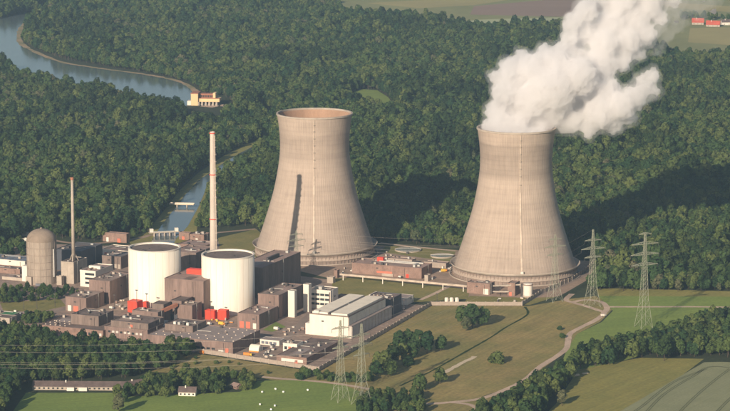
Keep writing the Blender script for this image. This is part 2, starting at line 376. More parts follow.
# the plant's own ground
sheet('plant_yard', [(-60, 262), (0, 250), (30, 243), (100, 246), (255, 240), (262, 262), (300, 276), (340, 281), (352, 300), (405, 304), (431, 305.5), (319, 371), (196, 352.5), (150, 352), (60, 345), (30, 332), (-60, 338)], 'pave', 0.05, label='brown paved yard of the power station')
sheet('cooling_yard', [(255, 240), (300, 236), (378, 246), (455, 250), (600, 262), (596, 275), (560, 296), (520, 304), (470, 300), (340, 281), (262, 262)], 'yard', 0.055, label='tan gravel yard round the cooling towers')
sheet('back_lawn', [(218, 238), (256, 229), (270, 240), (258, 262), (240, 258), (220, 252)], 'grass', 0.10, label='lawn behind the reactor buildings')
sheet('tower_lawn', [(332, 278.5), (356, 277), (450, 287), (470, 290), (468, 299), (405, 303), (352, 300), (332, 292)], 'grass', 0.11, label='lawn in front of the pipe bridge')
sheet('corner_lawn', [(470, 296), (530, 298), (556, 297), (530, 305), (462, 305)], 'grass', 0.11)
sheet('tank_lawn', [(386, 246), (456, 250), (452, 262), (380, 252)], 'grass', 0.11)
sheet('left_lawn', [(0, 303), (60, 299), (66, 306), (44, 311), (4, 312)], 'grass', 0.10)
sheet('canal_lawn', [(128, 240), (150, 232), (150, 246), (132, 247)], 'grass', 0.13)
sheet('canal_lawn', [(176, 246), (192, 232), (214, 236), (200, 246)], 'grass', 0.13)
sheet('yard_lawn', [(263, 330), (276, 322), (286, 327), (272, 332)], 'green', 0.10)
sheet('main_meadow', [(319, 372), (431, 306), (530, 306), (570, 299), (596, 296), (612, 310), (600, 322), (577, 334), (566, 352), (524, 382), (470, 401), (500, 395), (500, 430), (330, 430), (345, 395)], 'meadow', 0.05, label='dry olive meadow outside the fence')
sheet('green_meadow', [(598, 296), (900, 298), (900, 330), (730, 336), (700, 342), (640, 356), (590, 370), (555, 380), (566, 352), (577, 334), (602, 322), (613, 311)], 'green', 0.06, label='mown green meadow below the pylon')
sheet('hay_field', [(530, 430), (556, 404), (578, 370), (640, 358), (704, 359), (610, 430)], 'olive', 0.07, label='olive hay field beside the tree belt')
sheet('grain_field', [(600, 425), (621, 411), (704, 362.5), (720, 362), (900, 368), (900, 425)], 'crop', 0.08, label='grey green grain field with tractor lanes')
sheet('fence_strip', [(150, 353), (196, 353.5), (319, 372.5), (345, 378), (345, 395), (262, 378), (150, 372)], 'meadow', 0.045, label='rough grass strip outside the front fence')
sheet('bale_meadow', [(100, 430), (126, 397), (240, 392), (258, 381), (300, 380), (345, 386), (372, 396), (380, 430)], 'green', 0.07, label='green meadow with white bales')
sheet('house_meadow', [(0, 430), (26, 393), (128, 393), (118, 430)], 'green', 0.075, label='green meadow below the long house')
sheet('bank_grass', [(596, 288), (800, 293), (800, 302), (600, 301)], 'olive', 0.055)
strip('gravel_track', [(572, 294), (566, 300), (574, 303), (585, 306), (597, 310), (604, 313), (596, 320), (580, 328), (570, 334), (568, 342), (566, 349), (556, 357), (540, 367), (525, 380), (505, 390), (480, 399), (450, 402.5), (424, 404), (400, 402)], 6.0, 'track', 0.13, 'winding gravel track over the meadow', jitter=0.08)
strip('gravel_track', [(604, 313), (607, 308), (601, 302), (586, 300), (574, 302)], 6.0, 'track', 0.15, 'gravel loop round the lattice pylon', jitter=0.08)
strip('gravel_track', [(606, 307), (650, 307), (700, 307), (760, 308), (820, 308)], 5.5, 'track', 0.14, 'straight gravel track below the forest edge', jitter=0.08)
strip('gravel_track', [(450, 402.5), (470, 405), (480, 412), (492, 422)], 5, 'track', 0.14, jitter=0.08)
strip('sand_track', [(444, 373), (455, 367), (464, 362), (472, 358.5), (474.5, 356.5)], 5.0, 'dirt', 0.13, 'short pale sand track ending in the meadow', jitter=0.2)
strip('field_ditch', [(400, 386), (430, 372), (462, 354), (490, 338), (505, 328), (527, 315), (525, 307)], 2.4, 'leaf_dark', 0.14, 'dark weedy ditch across the meadow', jitter=0.3)
strip('farm_road', [(262, 377), (282, 379), (310, 381), (345, 385), (380, 392), (400, 400)], 5.5, 'track', 0.13, 'tan farm road along the bale meadow')
strip('back_road', [(-40, 250), (0, 247), (22, 240), (40, 238), (70, 243), (102, 243), (140, 238), (152, 235), (178, 235), (214, 233), (256, 229)], 7, 'yard', 0.16, 'pale road along the forest edge behind the plant')
strip('back_road', [(380, 243), (405, 246), (456, 251)], 6, 'track', 0.16)
strip('yard_road', [(-20, 316), (20, 314), (52, 312), (66, 309), (100, 303), (126, 295)], 8, 'road', 0.14, 'asphalt plant road past the brown buildings')
strip('yard_road', [(-20, 342), (4, 330), (24, 322), (40, 314)], 8, 'road', 0.15)
strip('yard_road', [(262, 357), (285, 340), (300, 325), (306, 318), (330, 300), (352, 296), (410, 303)], 7, 'road', 0.14)
strip('yard_road', [(322, 368), (376, 336), (428, 305), (470, 303), (520, 303)], 6, 'yard', 0.15, 'service lane inside the fence')
strip('yard_road', [(420, 300), (434, 294), (450, 286)], 5, 'track', 0.15)
strip('yard_road', [(524, 302), (545, 292), (580, 277), (596, 262)], 8, 'road', 0.16)
for pxs in ([(614, 425), (640, 408), (660, 392), (676, 381), (700, 371.5), (706, 369)], [(636, 424), (660, 398), (680, 384), (694, 376), (703, 369.5)], [(668, 424), (694, 398), (714, 381), (730, 369)], [(706, 424), (730, 399), (760, 375)], [(703, 369), (716, 366.5), (740, 369), (790, 371)]):
    for off in (-1.1, 1.1):
        strip('tractor_lane', [(x + off, y + off * 0.1) for x, y in pxs], 1.1, 'tram', 0.125)

# ------------------------------------------------------------------ cooling towers
PROF = [(68.0, 4.0), (66.6, 8.0), (64.4, 15), (61.6, 23), (58.9, 31), (55.4, 42), (51.9, 53), (48.6, 64), (45.7, 75), (43.4, 86), (41.4, 97), (39.9, 107), (39.1, 115), (38.7, 124), (39.0, 133), (39.9, 144), (41.1, 153), (42.2, 160)]
def rad(z):
    for (r0, z0), (r1, z1) in zip(PROF, PROF[1:]):
        if z0 <= z <= z1: return r0 + (r1 - r0) * (z - z0) / (z1 - z0)
    return PROF[-1][0] if z > 160 else PROF[0][0]
def cooling_tower(px, py, label, band, ladder_az):
    c = G(px, py); t = thing('cooling_tower', label, 'cooling tower', (c.x, c.y, 0), 0, 'the two cooling towers')
    tm = tower_mat('ribbed tower concrete', band)
    zs = np.linspace(4, 160, 60)
    # smooth the profile
    pr = [(float(np.mean([rad(max(4, min(160, z + k))) for k in (-4, -2, 0, 2, 4)])) if 8 < z < 156 else rad(z), float(z)) for z in zs]
    bm = bmesh.new()
    lathe(bm, pr + [(r - 0.9, z) for r, z in reversed(pr)], 128)
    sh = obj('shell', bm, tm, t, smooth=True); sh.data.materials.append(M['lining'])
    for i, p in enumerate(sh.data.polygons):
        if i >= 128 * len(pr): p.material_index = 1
    bm = bmesh.new(); lathe(bm, [(42.15, 158.8), (42.9, 158.8), (42.9, 160.5), (41.0, 160.5), (41.0, 158.8), (42.15, 158.8)], 128)
    obj('rim', bm, 'concrete', t)
    # saucer shaped lip over the air inlet, wall below it
    bm = bmesh.new(); lathe(bm, [(64.6, 9.4), (67.0, 10.2), (69.2, 11.6), (70.4, 13.4), (70.6, 13.3), (69.6, 11.2), (67.4, 9.6), (64.6, 8.8), (64.6, 9.4)], 128)
    obj('inlet_lip', bm, 'concrete', t, smooth=True)
    w_ = obj('inlet_wall', lathe_wall(66.8, 0.0, 9.3), 'inlet_dark', t)
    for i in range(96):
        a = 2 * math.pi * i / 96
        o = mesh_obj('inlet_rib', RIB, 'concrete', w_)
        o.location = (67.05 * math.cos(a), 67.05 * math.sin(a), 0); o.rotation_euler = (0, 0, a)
    bm = bmesh.new(); lathe(bm, [(71.5, 0.0), (71.5, 1.0), (70.6, 1.0), (70.6, 0.0)], 96); obj('basin_kerb', bm, 'concrete', t)
    # ladder duct with rest platforms up the front
    a = math.radians(ladder_az); d = Vector((math.cos(a), math.sin(a), 0)); s = Vector((-d.y, d.x, 0))
    bm = bmesh.new(); prev = None
    for z in np.linspace(12, 158, 40):
        r = rad(z) ; ring = [bm.verts.new(d * (r + q) + s * e + Vector((0, 0, z))) for q, e in ((-0.3, -0.5 - 0.35 * (z < 96)), (0.6, -0.5 - 0.35 * (z < 96)), (0.6, 0.5 + 0.35 * (z < 96)), (-0.3, 0.5 + 0.35 * (z < 96)))]
        if prev:
            for i in range(4): bm.faces.new((prev[i], prev[(i + 1) % 4], ring[(i + 1) % 4], ring[i]))
        else: bm.faces.new(ring[::-1])
        prev = ring
    bm.faces.new(prev)
    ld = obj('ladder_duct', bm, 'duct', t)
    for z in (104, 113, 121, 129, 137, 145, 152):
        r = rad(z)
        o = box('platform', 'concrete', ld, -0.2, 1.5, -0.9, 0.9, 0, 0.6); o.location = d * (r) + Vector((0, 0, z)); o.rotation_euler = (0, 0, a)
    r = rad(12); o = box('access_door', 'white', t, 0, 2.0, -1.5, 1.5, 0, 4.0); o.location = d * (r + 0.5) + Vector((0, 0, 11.5)); o.rotation_euler = (0, 0, a)
    return c
def lathe_wall(r, z0, z1):
    bm = bmesh.new(); lathe(bm, [(r, z0), (r, z1), (r - 0.5, z1), (r - 0.5, z0), (r, z0)], 128); return bm
bm = bmesh.new(); bx(bm, -0.25, 0.35, -0.3, 0.3, 0.0, 9.2); RIB = bpy.data.meshes.new('inlet_rib'); bm.to_mesh(RIB); bm.free(); RIB.materials.append(M['inlet_dark'])
T1 = cooling_tower(315, 253.6, 'cooling tower without steam, with the long chimney shadow on its side', (112, 140, 0.09), -90)
T2 = cooling_tower(515, 273.5, 'cooling tower with the white steam plume rising from its mouth', (110, 146, 0.18), -87)

# ------------------------------------------------------------------ buildings on the plant grid
GRID = math.radians(67 - 90)
XH = Vector((math.cos(GRID), math.sin(GRID), 0)); YH = Vector((-math.sin(GRID), math.cos(GRID), 0))
def solve(p, d, target, lo=0.5, hi=400):
    for _ in range(50):
        mid = (lo + hi) / 2; q = p + d * mid
        x = PX(q.x, q.y, q.z)[0]
        if (x > target) == (d.dot(XH) < -0.5): lo = mid
        else: hi = mid
    return mid
def frame_bm(x0, x1, y0, y1, z0, z1, t):
    bm = bmesh.new()
    loops = []
    for (a, b_, c_, d_, z) in ((x0, x1, y0, y1, z0), (x0, x1, y0, y1, z1), (x0 + t, x1 - t, y0 + t, y1 - t, z1), (x0 + t, x1 - t, y0 + t, y1 - t, z0)):
        loops.append([bm.verts.new(p) for p in ((a, c_, z), (b_, c_, z), (b_, d_, z), (a, d_, z))])
    for p, q in zip(loops, loops[1:] + loops[:1]):
        for i in range(4):
            j = (i + 1) % 4; bm.faces.new((p[i], p[j], q[j], q[i]))
    return bm
class B:
    """a flat roofed block: (cx, cy) the photo pixel of the roof corner nearest the camera, lx / rx the pixel
    columns where its front ends on the left and its side ends on the right, h its height in metres"""
    def __init__(s, name, label, cx, cy, lx, rx, h, base=0.0, wall='brown', roof='roof', cat='building', parapet=0.7, nf=0, nr=0, d=None, w=None, parent=None, group=None, vents=0, cap=None):
        c = G(cx, cy, h)
        s.h = h; s.base = base
        s.w = w or solve(c, -XH, lx); s.d = d or solve(c, YH, rx)
        if parent is None:
            s.t = thing(name, label, cat, (c.x, c.y, base), GRID, group); s.host = s.t; s.ox = s.oy = 0.0; s.oz = base
            s.wall = box('wall', wall, s.t, -s.w, 0, 0, s.d, 0, h - base)
        H_ = h - base; s.H = H_
        box('roof', roof, s.t, -s.w + 0.35, -0.35, 0.35, s.d - 0.35, H_, H_ + 0.12)
        if parapet: obj('parapet', frame_bm(-s.w - 0.12, 0.12, -0.12, s.d + 0.12, H_ - 0.5, H_ + parapet, 0.5), cap or wall, s.t)
        rr = random.Random(int(cx * 7 + cy * 13))
        if nf:
            pw = s.w / nf
            for i in range(nf): box('panel', wall, s.wall, -s.w + i * pw + 0.12, -s.w + (i + 1) * pw - 0.12, -0.16 - rr.uniform(0, 0.04), 0, 0.4, H_ - 0.62)
        if nr:
            pd = s.d / nr
            for i in range(nr): box('panel', wall, s.wall, 0, 0.16 + rr.uniform(0, 0.04), i * pd + 0.12, (i + 1) * pd - 0.12, 0.4, H_ - 0.62)
        if s.w > 13 and s.d > 13 and base < 20:
            for i in range(2):      # re-laid roof fields
                a_, b2 = rr.uniform(0.05, 0.5), rr.uniform(0.05, 0.5)
                box('roof_field', rr.choice(['roof', 'roof_grey', 'roof_pink', 'roof_dark']), s.t, -s.w * (1 - a_), -s.w * (1 - a_) + s.w * rr.uniform(0.2, 0.4), s.d * b2, s.d * b2 + s.d * rr.uniform(0.2, 0.4), H_ + 0.12, H_ + 0.2 + 0.03 * i)
            y_ = s.d * rr.uniform(0.3, 0.8); x_ = -s.w * rr.uniform(0.55, 0.9)
            box('roof_pipe', 'metal', s.t, x_, x_ + s.w * rr.uniform(0.3, 0.5), y_, y_ + 0.5, H_ + 0.4, H_ + 0.85)
            vents += 3
            if nr:
                y_ = s.d * rr.uniform(0.15, 0.8); box('ladder', 'metal', s.wall, 0.3, 0.55, y_, y_ + 0.7, 0.2, H_ + 0.9)
                box('vent_grille', 'dark_metal', s.wall, 0.2, 0.32, s.d * 0.5, s.d * 0.5 + 2.2, H_ * 0.6, H_ * 0.6 + 1.6)
            if nf >= 3:
                x_ = -s.w * rr.uniform(0.3, 0.8); box('vent_grille', 'dark_metal', s.wall, x_, x_ + 2.4, -0.36, -0.21, H_ * 0.66, H_ * 0.66 + 1.3)
                x_ = -s.w * rr.uniform(0.1, 0.3); box('downpipe', 'dark_metal', s.wall, x_, x_ + 0.35, -0.5, -0.22, 0.3, H_ - 0.7)
        for i in range(vents):
            vw, vd, vh = rr.uniform(1.2, 3.2), rr.uniform(1.2, 3.4), rr.uniform(0.8, 2.4)
            x = rr.uniform(-s.w + 2, -2 - vw) if s.w > 8 else -s.w / 2 - vw / 2; y = rr.uniform(2, max(2.1, s.d - 2 - vd))
            box('roof_vent', rr.choice(['metal', 'concrete', 'dark_metal', 'brown2']), s.t, x, x + vw, y, y + vd, H_ + 0.12, H_ + 0.12 + vh)
    def front(s, name, x0, x1, z0, z1, m, proud=0.28):     # x measured from the left end
        return box(name, m, s.wall, -s.w + x0, -s.w + x1, -proud, -0.02, z0, z1)
    def side(s, name, y0, y1, z0, z1, m, proud=0.28):
        return box(name, m, s.wall, 0.02, proud, y0, y1, z0, z1)
    def top(s, name, x0, x1, y0, y1, z1, m, z0=0.12):
        return box(name, m, s.t, -s.w + x0, -s.w + x1, y0, y1, s.H + z0, s.H + z1)

def reactor(px, py, label):
    c = G(px, py, 58); t = thing('reactor_building', label, 'reactor', (c.x, c.y, 0), GRID, 'the two cylindrical reactor buildings')
    R = 26.9
    bm = bmesh.new(); lathe(bm, [(R, 0), (R, 58), (R - 1.6, 58), (R - 1.6, 56.2)], 96); obj('wall', bm, 'reactor', t, smooth=False)
    for p in t.children[0].data.polygons: p.use_smooth = abs(p.normal.z) < 0.5
    bm = bmesh.new(); disc(bm, R - 1.5, 56.6, 96); obj('roof', bm, 'reactor_roof', t)
    bm = bmesh.new(); lathe(bm, [(R + 0.02, 57.0), (R + 0.18, 57.0), (R + 0.18, 58.25), (R - 1.7, 58.25), (R - 1.7, 57.9), (R + 0.02, 57.9)], 96); obj('rim', bm, 'white', t)
    wl = t.children[0]
    for i in range(24):
        a = 2 * math.pi * i / 24
        o = mesh_obj('joint_strip', JS, 'seam', wl); o.location = (R * math.cos(a), R * math.sin(a), 0); o.rotation_euler = (0, 0, a)
    rr = random.Random(px)
    for i in range(5):
        a = rr.uniform(0, 6.28); q = rr.uniform(4, 20); x, y = q * math.cos(a), q * math.sin(a)
        box('roof_vent', 'dark_metal', t, x, x + rr.uniform(1, 2), y, y + rr.uniform(1, 2), 56.6, 57.2)
bm = bmesh.new(); bx(bm, -0.1, 0.05, -0.14, 0.14, 0, 56.8); JS = bpy.data.meshes.new('joint_strip'); bm.to_mesh(JS); bm.free(); JS.materials.append(M['seam'])
reactor(154.5, 247, 'cream cylindrical reactor building with flat dark roof, the one farther from the tall chimney')
reactor(228, 254, 'cream cylindrical reactor building with flat dark roof, directly before the tall chimney')

# turbine halls
b = B('turbine_hall', 'brown turbine hall with pinkish roof between the two cream reactors', 196, 253.6, 172, 212.5, 34, wall='brown2', roof='roof_pink', nf=4, nr=6)
b = B('turbine_hall', 'large dark brown turbine hall behind the cream reactor before the chimney', 262.5, 268.5, 236, 300.5, 32, wall='brown2', roof='roof_pink', nf=4, nr=9, vents=2)
b.top('roof_louvre', b.w - 12, b.w - 9.5, b.d * 0.36, b.d * 0.66, 4.2, 'dark_metal')
b = B('connecting_block', 'brown block wedged between the two cream reactors', 203.5, 282, 164.5, 240, 36, wall='brown', roof='roof_pink', nf=5, d=58, vents=1)
o = B('roof_container', 'red box on the roof between the two cream reactors', 204, 270.5, 186.5, 212, 41, base=36.13, wall='red', roof='red', parapet=0, d=8)

# front row
b = B('workshop_hall', 'wide flat workshop hall with rows of white skylights on grey roof', 232.7, 343.4, 147, 260, 10.5, wall='brown', roof='roof_grey', nf=12, nr=7)
bm = bmesh.new(); lathe(bm, [(0.85, 0), (0.85, 0.3), (0.65, 0.6), (0.3, 0.75), (0.01, 0.8)], 12); SKY = bpy.data.meshes.new('skylight'); bm.to_mesh(SKY); bm.free(); SKY.materials.append(M['duct'])
nx = 10
for i in range(nx):
    for j in range(5):
        x = -b.w + (i + 0.7) * b.w / nx + (j % 2) * 1.5; y = (j + 0.6) * b.d / 5
        if x < -b.w * 0.40 and y > b.d * 0.36: continue
        o = mesh_obj('skylight', SKY, None, b.t); o.location = (x, y, b.H + 0.1)
for i in range(7):
    b.front('window', b.w * 0.40 + i * 5.4, b.w * 0.40 + i * 5.4 + 3.6, 2.2, 4.4, 'glass')
b.front('gate', b.w - 7.5, b.w - 4.5, 0.0, 5.0, 'door_red'); b.front('loading_bay', b.w - 15, b.w - 9, 0, 3.0, 'pale_glass')
p = B('workshop_penthouse', 'low brown block standing on the roof of the skylight hall', 192.6, 327.2, 165, 206, 16, base=10.66, wall='brown2', roof='roof_dark', nf=4, nr=4)
for k in range(4): p.top('roof_vent', 7 + k * 4.6, 9.5 + k * 4.6, 4, 7, 2.6, ('white', 'metal', 'dark_metal', 'white')[k])
b = B('service_building', 'long low brown building with small white skylights behind the tree belt', 103, 331.5, 40, 128, 6.5, wall='brick', roof='roof_dark', nf=9, nr=3)
for i in range(5):
    for j in range(3):
        o = mesh_obj('skylight', SKY, None, b.t); o.location = (-b.w + 3.0 + i * 5.4, 6 + j * 9.0, b.H + 0.1)
for i in range(6): b.front('window', b.w - 24 + i * 4.0, b.w - 21.6 + i * 4.0, 1.5, 4.2, 'pale_glass' if i in (0, 4, 5) else 'glass')
p = B('roof_block', 'square brown block on the long low building with white skylights', 98.5, 317.2, 71, 113.5, 16, base=6.66, wall='brown2', roof='roof_dark', nf=4, nr=4, vents=4)
b = B('switchgear_building', 'brown stepped building with a row of white windows before the reactors', 147.5, 331, 104.5, 163, 10, wall='brown', roof='roof', nf=6, nr=3)
for i in range(9): b.front('window', 4 + i * 4.3, 6.6 + i * 4.3, 5.0, 7.0, 'pale_glass' if i % 3 else 'glass')
p = B('upper_storey', 'set back brown storey with a dark roof and one orange sign on its front', 148, 324.6, 111, 164, 15.5, base=10.16, wall='brown2', roof='roof_dark', nf=5, nr=4, vents=3)
p.front('sign', p.w * 0.52, p.w * 0.52 + 2.6, 1.0, 3.6, 'door_red')
b = B('control_block', 'plain brown block directly before the far cream reactor', 157.8, 313.2, 132, 164.5, 15.5, wall='brown', roof='roof', nf=4, nr=2)
b = B('control_block', 'small brown block with dark roof behind the red gallery', 163.5, 305.2, 152, 171, 20, wall='brown2', roof='roof_dark', nf=2, nr=2)
b = B('stair_block', 'brown block with a grey roof at the upper end of the red gallery', 192, 306.4, 177, 201.5, 18, wall='brown', roof='roof', nf=2, nr=4)
b = B('stair_block', 'dark roofed block rising behind the grey roofed block and the red gallery', 181.4, 302, 170, 192.5, 20.5, wall='brown', roof='roof_dark', nf=2, nr=3)
b = B('courtyard_shade', 'low block coloured dark blue as the shade in the courtyard below the red gallery', 181, 316, 165, 187, 7, wall='navy', roof='navy', nf=3, d=8)  # low block whose dark colour is painted shade of the courtyard
b = B('glass_roof_hall', 'low hall with pale blue glass roof beside the stepped brown building', 166, 327, 150, 178, 7, wall='brown2', roof='solar', parapet=0.3)
for k in range(5): b.top('glass_strip', 1 + k * b.w / 5.2, (k + 1) * b.w / 5.2, 1, b.d - 1, 0.6, 'pale_glass')
# red gallery: a sloping covered bridge
a0 = G(162.5, 312, 14); a1 = G(177, 305.5, 18)
t = thing('covered_gallery', 'sloping red covered gallery between the brown blocks', 'walkway', (a0.x, a0.y, 0))
bm = bmesh.new(); bar(bm, (0, 0, 15), (a1.x - a0.x, a1.y - a0.y, 19), 2.2); obj('duct', bm, 'hydro_roof', t)
for k in (0.15, 0.85):
    bm = bmesh.new(); q = (a1 - a0) * k; bar(bm, (q.x, q.y, 0), (q.x, q.y, 14.5 + 3 * k), 0.5); obj('post', bm, 'dark_metal', t)
# red boxes at the feet of the reactors
for cx, cy, lx, rx, h, lab in ((137, 302.3, 127.5, 142.5, 11, 'larger red steel box at the foot of the far cream reactor'), (146.2, 302.5, 143, 148.6, 9, 'narrow red steel box at the foot of the far cream reactor'),
                           (214.2, 311.3, 205, 217, 9, 'red steel box beside the near cream reactor, nearer the brown blocks'), (226, 311, 217.6, 229, 9.5, 'red steel box beside the near cream reactor, nearer the red doors')):
    b = B('steel_container', lab, cx, cy, lx, rx, h, wall='red', roof='red', cat='container', parapet=0.3, nf=2, nr=1, group='red boxes at the reactor feet')
b = B('fire_station', 'brown block with two red doors and a white door by the near reactor', 259, 315.5, 237.5, 278, 14, wall='brown', roof='roof_pink', nf=4, nr=4, vents=3)
b.front('door', 2.4, 6.8, 0, 6.6, 'door_red'); b.front('door', 9.4, 13.8, 0, 6.6, 'door_red'); b.front('door', 16.8, 20.4, 0, 5.6, 'white')
b = B('auxiliary_building', 'tall brown building behind the thin white stair tower', 278.7, 296, 258, 303, 23, wall='brown', roof='roof', nf=4, nr=6, vents=7)
B('stair_tower', 'thin free standing white stair tower against the brown building', 294.5, 291.3, 288, 296.8, 27, wall='white', roof='roof_dark', cat='tower', parapet=0.4)
B('stair_tower', 'white stair tower at the end of the white office', 308.7, 285, 303.2, 311.5, 28, wall='white', roof='roof_dark', cat='tower', parapet=0.4)
b = B('office_building', 'white office with dark window bands beside the white stair tower', 330.5, 291.5, 309.5, 338, 19, wall='white', roof='roof', parapet=0.8, nr=2)
for k in range(3):
    for i in range(4): b.front('window', 1.2 + i * (b.w - 2) / 4, 0.5 + (i + 1) * (b.w - 2) / 4, 4.0 + k * 4.8, 6.3 + k * 4.8, 'glass', 0.12)
b.front('corner_pier', b.w - 1.6, b.w - 0.3, 0, 18, 'brown2')
b.top('roof_plant', 4, 12, 4, 10, 3, 'metal')
B('link_building', 'low reddish building behind the white office', 352, 297.5, 337, 356, 7, wall='brick', roof='roof_pink', d=10)
# white hall
b = B('white_hall', 'long white hall with twin white roof strips and grey lower side aisle', 348.2, 317, 309.5, 385.5, 21, wall='white', roof='roof_dark', nf=3, cap='brown2')
n = 9
for i in range(n):
    y0 = (i + 0.06) * b.d / n; y1 = (i + 0.90) * b.d / n
    b.side('panel', y0, y1, 12.6, 19.6, 'white', 0.35)
b.top('roof_strip', 2.2, b.w * 0.45, 2.0, b.d - 2, 1.9, 'roof_white'); b.top('roof_strip', b.w * 0.54, b.w - 1.8, 2.0, b.d - 2, 1.9, 'roof_white')
a = box('side_aisle', 'aisle', b.t, 0.05, 4.2, -1.0, b.d + 7, 0, 11.8); box('aisle_roof', 'roof_grey', b.t, 0.06, 4.5, -1.3, b.d + 7.3, 11.8, 12.4)
for i in range(12): box('rib', 'concrete', a, 4.2, 4.5, i * b.d / 11.5, i * b.d / 11.5 + 0.7, 0, 11.6)
box('porch', 'white', b.t, -b.w - 4.6, -b.w - 0.2, 0.5, 11, 0, 11); b.top('stair_head', 4.5, 9.5, 0.6, 4.5, 3.4, 'white')
b.front('sign', b.w * 0.66, b.w * 0.66 + 1.2, 8.5, 9.6, 'dark_metal')
b = B('dark_annex', 'dark sided flat building at the far end of the white hall', 390.5, 300, 366, 401.5, 17, wall='navy', roof='roof_dark', nr=3)
for i in range(6):
    o = mesh_obj('skylight', SKY, None, b.t); o.location = (-b.w + 2.5 + i * 4.0, b.d * 0.5, b.H + 0.1)
b = B('storage_shed', 'low white shed with grey roof beyond the white hall', 407.3, 298.2, 369, 413.5, 7.5, wall='white', roof='roof_grey', parapet=0.25, nf=5, nr=2)
# gatehouse group
b = B('garage', 'low grey roofed garage on the yard before the red doors', 279, 341.2, 260, 284.5, 5, wall='white', roof='roof_grey', parapet=0.2, nr=1)
for i in range(4): b.front('window', 1.5 + i * 4.2, 4.6 + i * 4.2, 1.0, 3.6, 'solar')
b = B('gatehouse', 'flat gatehouse with dark roof and white front inside the fence corner', 306.5, 358.6, 276.5, 341.5, 6, wall='brick', roof='roof_dark', parapet=0.5, nr=8, vents=6)
b.front('window', 5, b.w - 3.5, 1.4, 4.2, 'white'); b.front('door', b.w - 12, b.w - 9, 0.0, 3.6, 'door_red')
p = B('gatehouse_upper', 'small pale raised block on the gatehouse roof edge', 297, 344.5, 283, 303, 9, wall='white', roof='roof_dark', parapet=0.3, d=14, vents=2); 
for i in range(3): p.front('window', 1.5 + i * 4.0, 4.2 + i * 4.0, 3.2, 6.2, 'door_red' if i == 1 else 'glass')
b = B('canteen', 'low building with pale blue roof and orange front behind the gatehouse', 322, 344.5, 300, 330, 5, wall='door_red', roof='roof_grey', parapet=0.25, d=9)
for i in range(5): b.front('window', 2 + i * 4.1, 4.2 + i * 4.1, 1.2, 3.4, 'white')
# white half-round store tent
c = G(258.5, 352.5); t = thing('store_tent', 'white round roofed store tent by the front fence', 'tent', (c.x, c.y, 0), GRID)
bm = bmesh.new(); prof = [(5.2 * math.cos(k * math.pi / 10), 6.2 * math.sin(k * math.pi / 10) ** 0.75 if 0 < k < 10 else 0) for k in range(11)]
A_ = [bm.verts.new((-10, y + 5.2, z)) for y, z in prof]; B_ = [bm.verts.new((0, y + 5.2, z)) for y, z in prof]
for i in range(10): bm.faces.new((A_[i], A_[i + 1], B_[i + 1], B_[i]))
bm.faces.new(A_[::-1]); bm.faces.new(B_); obj('cover', bm, 'roof_white', t)
box('door', 'pale_glass', t, 0.02, 0.15, 2.8, 7.6, 0, 4.2); box('skirt', 'orange', t, -10, 0, -0.25, -0.03, 0, 1.0)

# left group
b = B('brown_block', 'tall brown block with vertical joints left of the far cream reactor', 109.7, 282, 89, 131, 23, wall='brown', roof='roof', nf=3, nr=4, vents=5)
b = B('gate_block', 'brown block with one white and one red door left of the tall brown block', 86, 299, 65.5, 104, 14, wall='brown', roof='roof', nf=4, nr=4, vents=5)
b.front('door', 2.5, 6.5, 0, 6.0, 'white'); b.front('door', 9.0, 14.5, 0, 5.6, 'door_red')
b = B('chimney_block', 'pale concrete block carrying the thinner chimney', 73.5, 263, 61, 87, 23, wall='concrete', roof='roof_dark', nf=2, nr=3)
CB = b
b = B('small_annex', 'small pale annex between the domed reactor and the chimney block', 61.5, 277, 56.5, 64, 9, wall='concrete', roof='roof')
b = B('old_turbine_hall', 'dark slate turbine hall behind the thinner chimney', 81, 252, 55, 102.3, 22, wall='navy', roof='slate_roof', nf=4, nr=4)
b = B('white_office', 'white office block with three rows of dark windows by the thinner chimney', 95.5, 272, 80, 113, 17, wall='white', roof='roof_pink', parapet=0.9)
for k in range(3): b.front('window', 6.0, b.w - 1.5, 3.2 + k * 4.8, 5.6 + k * 4.8, 'glass', 0.12)
b.top('roof_plant', 3, b.w - 2, 14, 18, 3.2, 'white'); b.top('roof_plant', 6, 9, 6, 9, 1.8, 'brown2')
b = B('store_building', 'long pink store with dark roof and one red door left of the far reactor', 138, 252.5, 101, 150, 9, wall='white', roof='roof_dark', cap='roof_white', nf=6)
b.front('door', 4.5, 9.5, 0, 6.0, 'door_red')
b = B('machine_house', 'grey brown machine house between the dark turbine hall and the far reactor', 121, 257.5, 102, 134, 13, wall='brown2', roof='slate_roof', nf=3)
for i in range(3): b.front('arch', 11 + i * 4.2, 14 + i * 4.2, 0, 5, 'concrete')
b = B('pump_house', 'brown pump house with a red door by the canal basin', 126.4, 234.6, 102.5, 129.5, 10, wall='brick', roof='roof_pink', nf=4, nr=2)
b.front('door', b.w * 0.62, b.w * 0.62 + 4, 0, 4.6, 'door_red'); b.front('door', 5, 8, 0, 5, 'white')
b = B('pump_house', 'flat brown pump house on the chimney side of the canal basin', 203.8, 235.5, 189, 209.5, 9, wall='brick', roof='roof_pink', nf=3, nr=2)
b.front('door', b.w * 0.45, b.w * 0.45 + 3, 0, 5, 'white')
b = B('pump_house', 'small brown pump house with orange door next to the canal bridge', 189.5, 233.5, 179, 192, 8, wall='brick', roof='roof', nf=2, nr=1)
b.front('door', 4, 7, 0, 4, 'door_red')
b = B('low_store', 'flat pinkish building before the pump houses by the canal', 205, 246.5, 178, 214, 6, wall='brick', roof='roof_pink', nf=4, d=30)
b = B('solar_shed', 'low shed with grey blue panel roof at the frame edge beside the dome', 25, 261.5, -14, 34, 6, wall='white', roof='solar', parapet=0.2, nf=5, d=26)
for i in range(5): b.top('roof_panel', 1 + i * b.w / 5.1, -0.6 + (i + 1) * b.w / 5.1, 2, 24, 0.35, 'solar')
